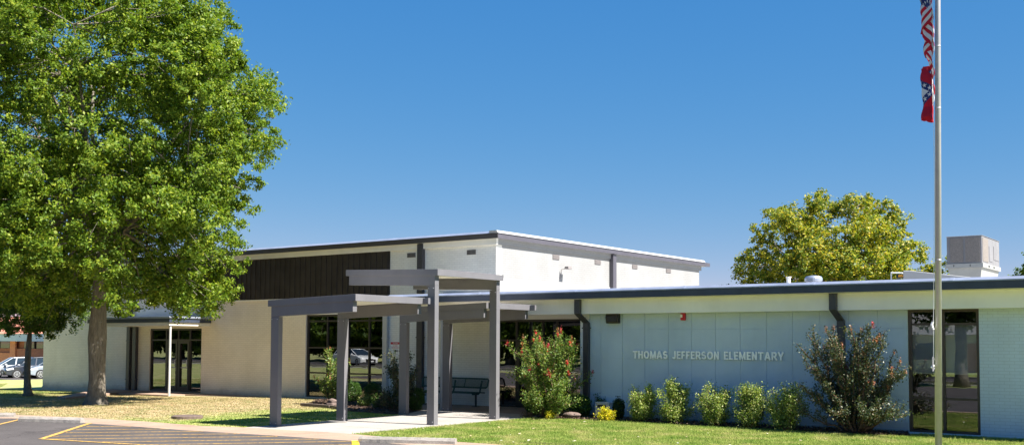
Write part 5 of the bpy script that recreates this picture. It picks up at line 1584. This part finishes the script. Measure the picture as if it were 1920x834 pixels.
# ------------------------------------------------------------------ far brick building
fb = tag(empty("brick_building", (-90, 54, -1)), "far orange brick building with pale blue fascia behind the parked cars", "building")
BY = 51.5
def F_(mb, nm, parent=None):
    o = mb.build(nm, parent or fb)
    if parent is None: o.location = (90, -54, 1)
    return o
mb = MB(); mb.box(-118, -70, BY, BY + 14, -1.4, 0.9, M["far_brick"]); mb.box(-118, -70, BY + 0.2, BY + 14, 0.9, 2.75, M["far_brick_dark"])
for x in (-118, -93.2, -81): mb.box(x, x + 0.9, BY - 0.15, BY - 0.003, -1.4, 2.6, M["far_brick"])
F_(mb, "wall")
mb = MB(); mb.box(-92.3, -81.0, BY - 0.04, BY - 0.003, 0.10, 1.30, M["far_brick_dark"]); F_(mb, "spandrel")
x = -117
while x < -71:
    if not (-93.3 < x < -92.4):
        wf = MB(); wf.box(x, x + 1.7, BY - 0.06, BY + 0.19, 1.31, 1.95, M["dark_frame"]); w_ = F_(wf, "window")
        pn = MB(); pn.box(x + 0.08, x + 1.62, BY - 0.075, BY - 0.062, 1.36, 1.90, M["car_glass"]); pn.build("pane", w_)
    x += 2.0
mb = MB(); mb.box(-118.3, -69.7, BY - 0.9, BY + 14.2, 1.96, 2.62, M["far_awning"]); F_(mb, "fascia")
mb = MB(); mb.prism([(BY - 1.0, 2.63), (BY + 14.3, 2.63), (BY + 7, 4.4)], "x", -118.5, -69.5, M["far_roof"]); F_(mb, "roof")

# ------------------------------------------------------------------ light, sky, camera
AZ, EL = 8.0, 50.5      # sun: angle from +X towards +Y, elevation
w = bpy.data.worlds.new("World"); scene.world = w; w.use_nodes = True
nt = w.node_tree; bg = nt.nodes["Background"]
sky = nt.nodes.new("ShaderNodeTexSky"); sky.sky_type = "NISHITA"; sky.sun_disc = False
sky.sun_elevation = R(EL); sky.sun_rotation = R(90 - AZ); sky.altitude = 200; sky.air_density = 0.7; sky.dust_density = 0.0; sky.ozone_density = 6.0
hs = nt.nodes.new("ShaderNodeHueSaturation"); hs.inputs["Saturation"].default_value = 1.12
nt.links.new(sky.outputs[0], hs.inputs["Color"]); sp = nt.nodes.new("ShaderNodeSeparateColor"); cb_ = nt.nodes.new("ShaderNodeCombineColor"); nt.links.new(hs.outputs[0], sp.inputs[0])
for i_, (k_, p_) in enumerate(((0.84, 1.15), (1.36, 0.58), (2.95, 0.24))):      # deep, even blue of a dry autumn noon
    pw = nt.nodes.new("ShaderNodeMath"); pw.operation = "POWER"; pw.inputs[1].default_value = p_; nt.links.new(sp.outputs[i_], pw.inputs[0])
    ml = nt.nodes.new("ShaderNodeMath"); ml.operation = "MULTIPLY"; ml.inputs[1].default_value = k_; nt.links.new(pw.outputs[0], ml.inputs[0]); nt.links.new(ml.outputs[0], cb_.inputs[i_])
nt.links.new(cb_.outputs[0], bg.inputs[0]); bg.inputs[1].default_value = 0.053
sl = bpy.data.lights.new("sun", "SUN"); sl.energy = 5.0; sl.angle = R(0.53); sl.color = (1.0, 0.95, 0.87)
so = bpy.data.objects.new("sun", sl); COL.objects.link(so)
dv = Vector((math.cos(R(AZ)) * math.cos(R(EL)), math.sin(R(AZ)) * math.cos(R(EL)), math.sin(R(EL))))
so.rotation_euler = dv.to_track_quat("Z", "Y").to_euler(); so.location = (0, 0, 30)

cam = bpy.data.cameras.new("camera"); co = bpy.data.objects.new("camera", cam); COL.objects.link(co)
yaw, pitch, roll = R(35.97520712), R(2.78846905), R(0.24860659)
cy, sy, cp, sp = math.cos(yaw), math.sin(yaw), math.cos(pitch), math.sin(pitch)
f = Vector((-sy * cp, cy * cp, sp)); r = Vector((cy, sy, 0)); u = r.cross(f)
r2 = r * math.cos(roll) + u * math.sin(roll); u2 = -r * math.sin(roll) + u * math.cos(roll)
co.matrix_world = Matrix(((r2.x, u2.x, -f.x, 0), (r2.y, u2.y, -f.y, 0), (r2.z, u2.z, -f.z, 2.0), (0, 0, 0, 1)))
cam.sensor_fit = "HORIZONTAL"; cam.sensor_width = 36; cam.lens = 36 * 1999.24 / 1920
cam.shift_y = (544.99 - 417) / 1920
cam.clip_start = 0.1; cam.clip_end = 3000
scene.camera = co
vs_ = scene.view_settings
vs_.view_transform = "Standard"; vs_.look = "None"; vs_.exposure = 1.60; vs_.gamma = 1.0; vs_.use_curve_mapping = False
scene.cycles.max_bounces = 8; scene.cycles.transparent_max_bounces = 12
scene.cycles.use_denoising = True
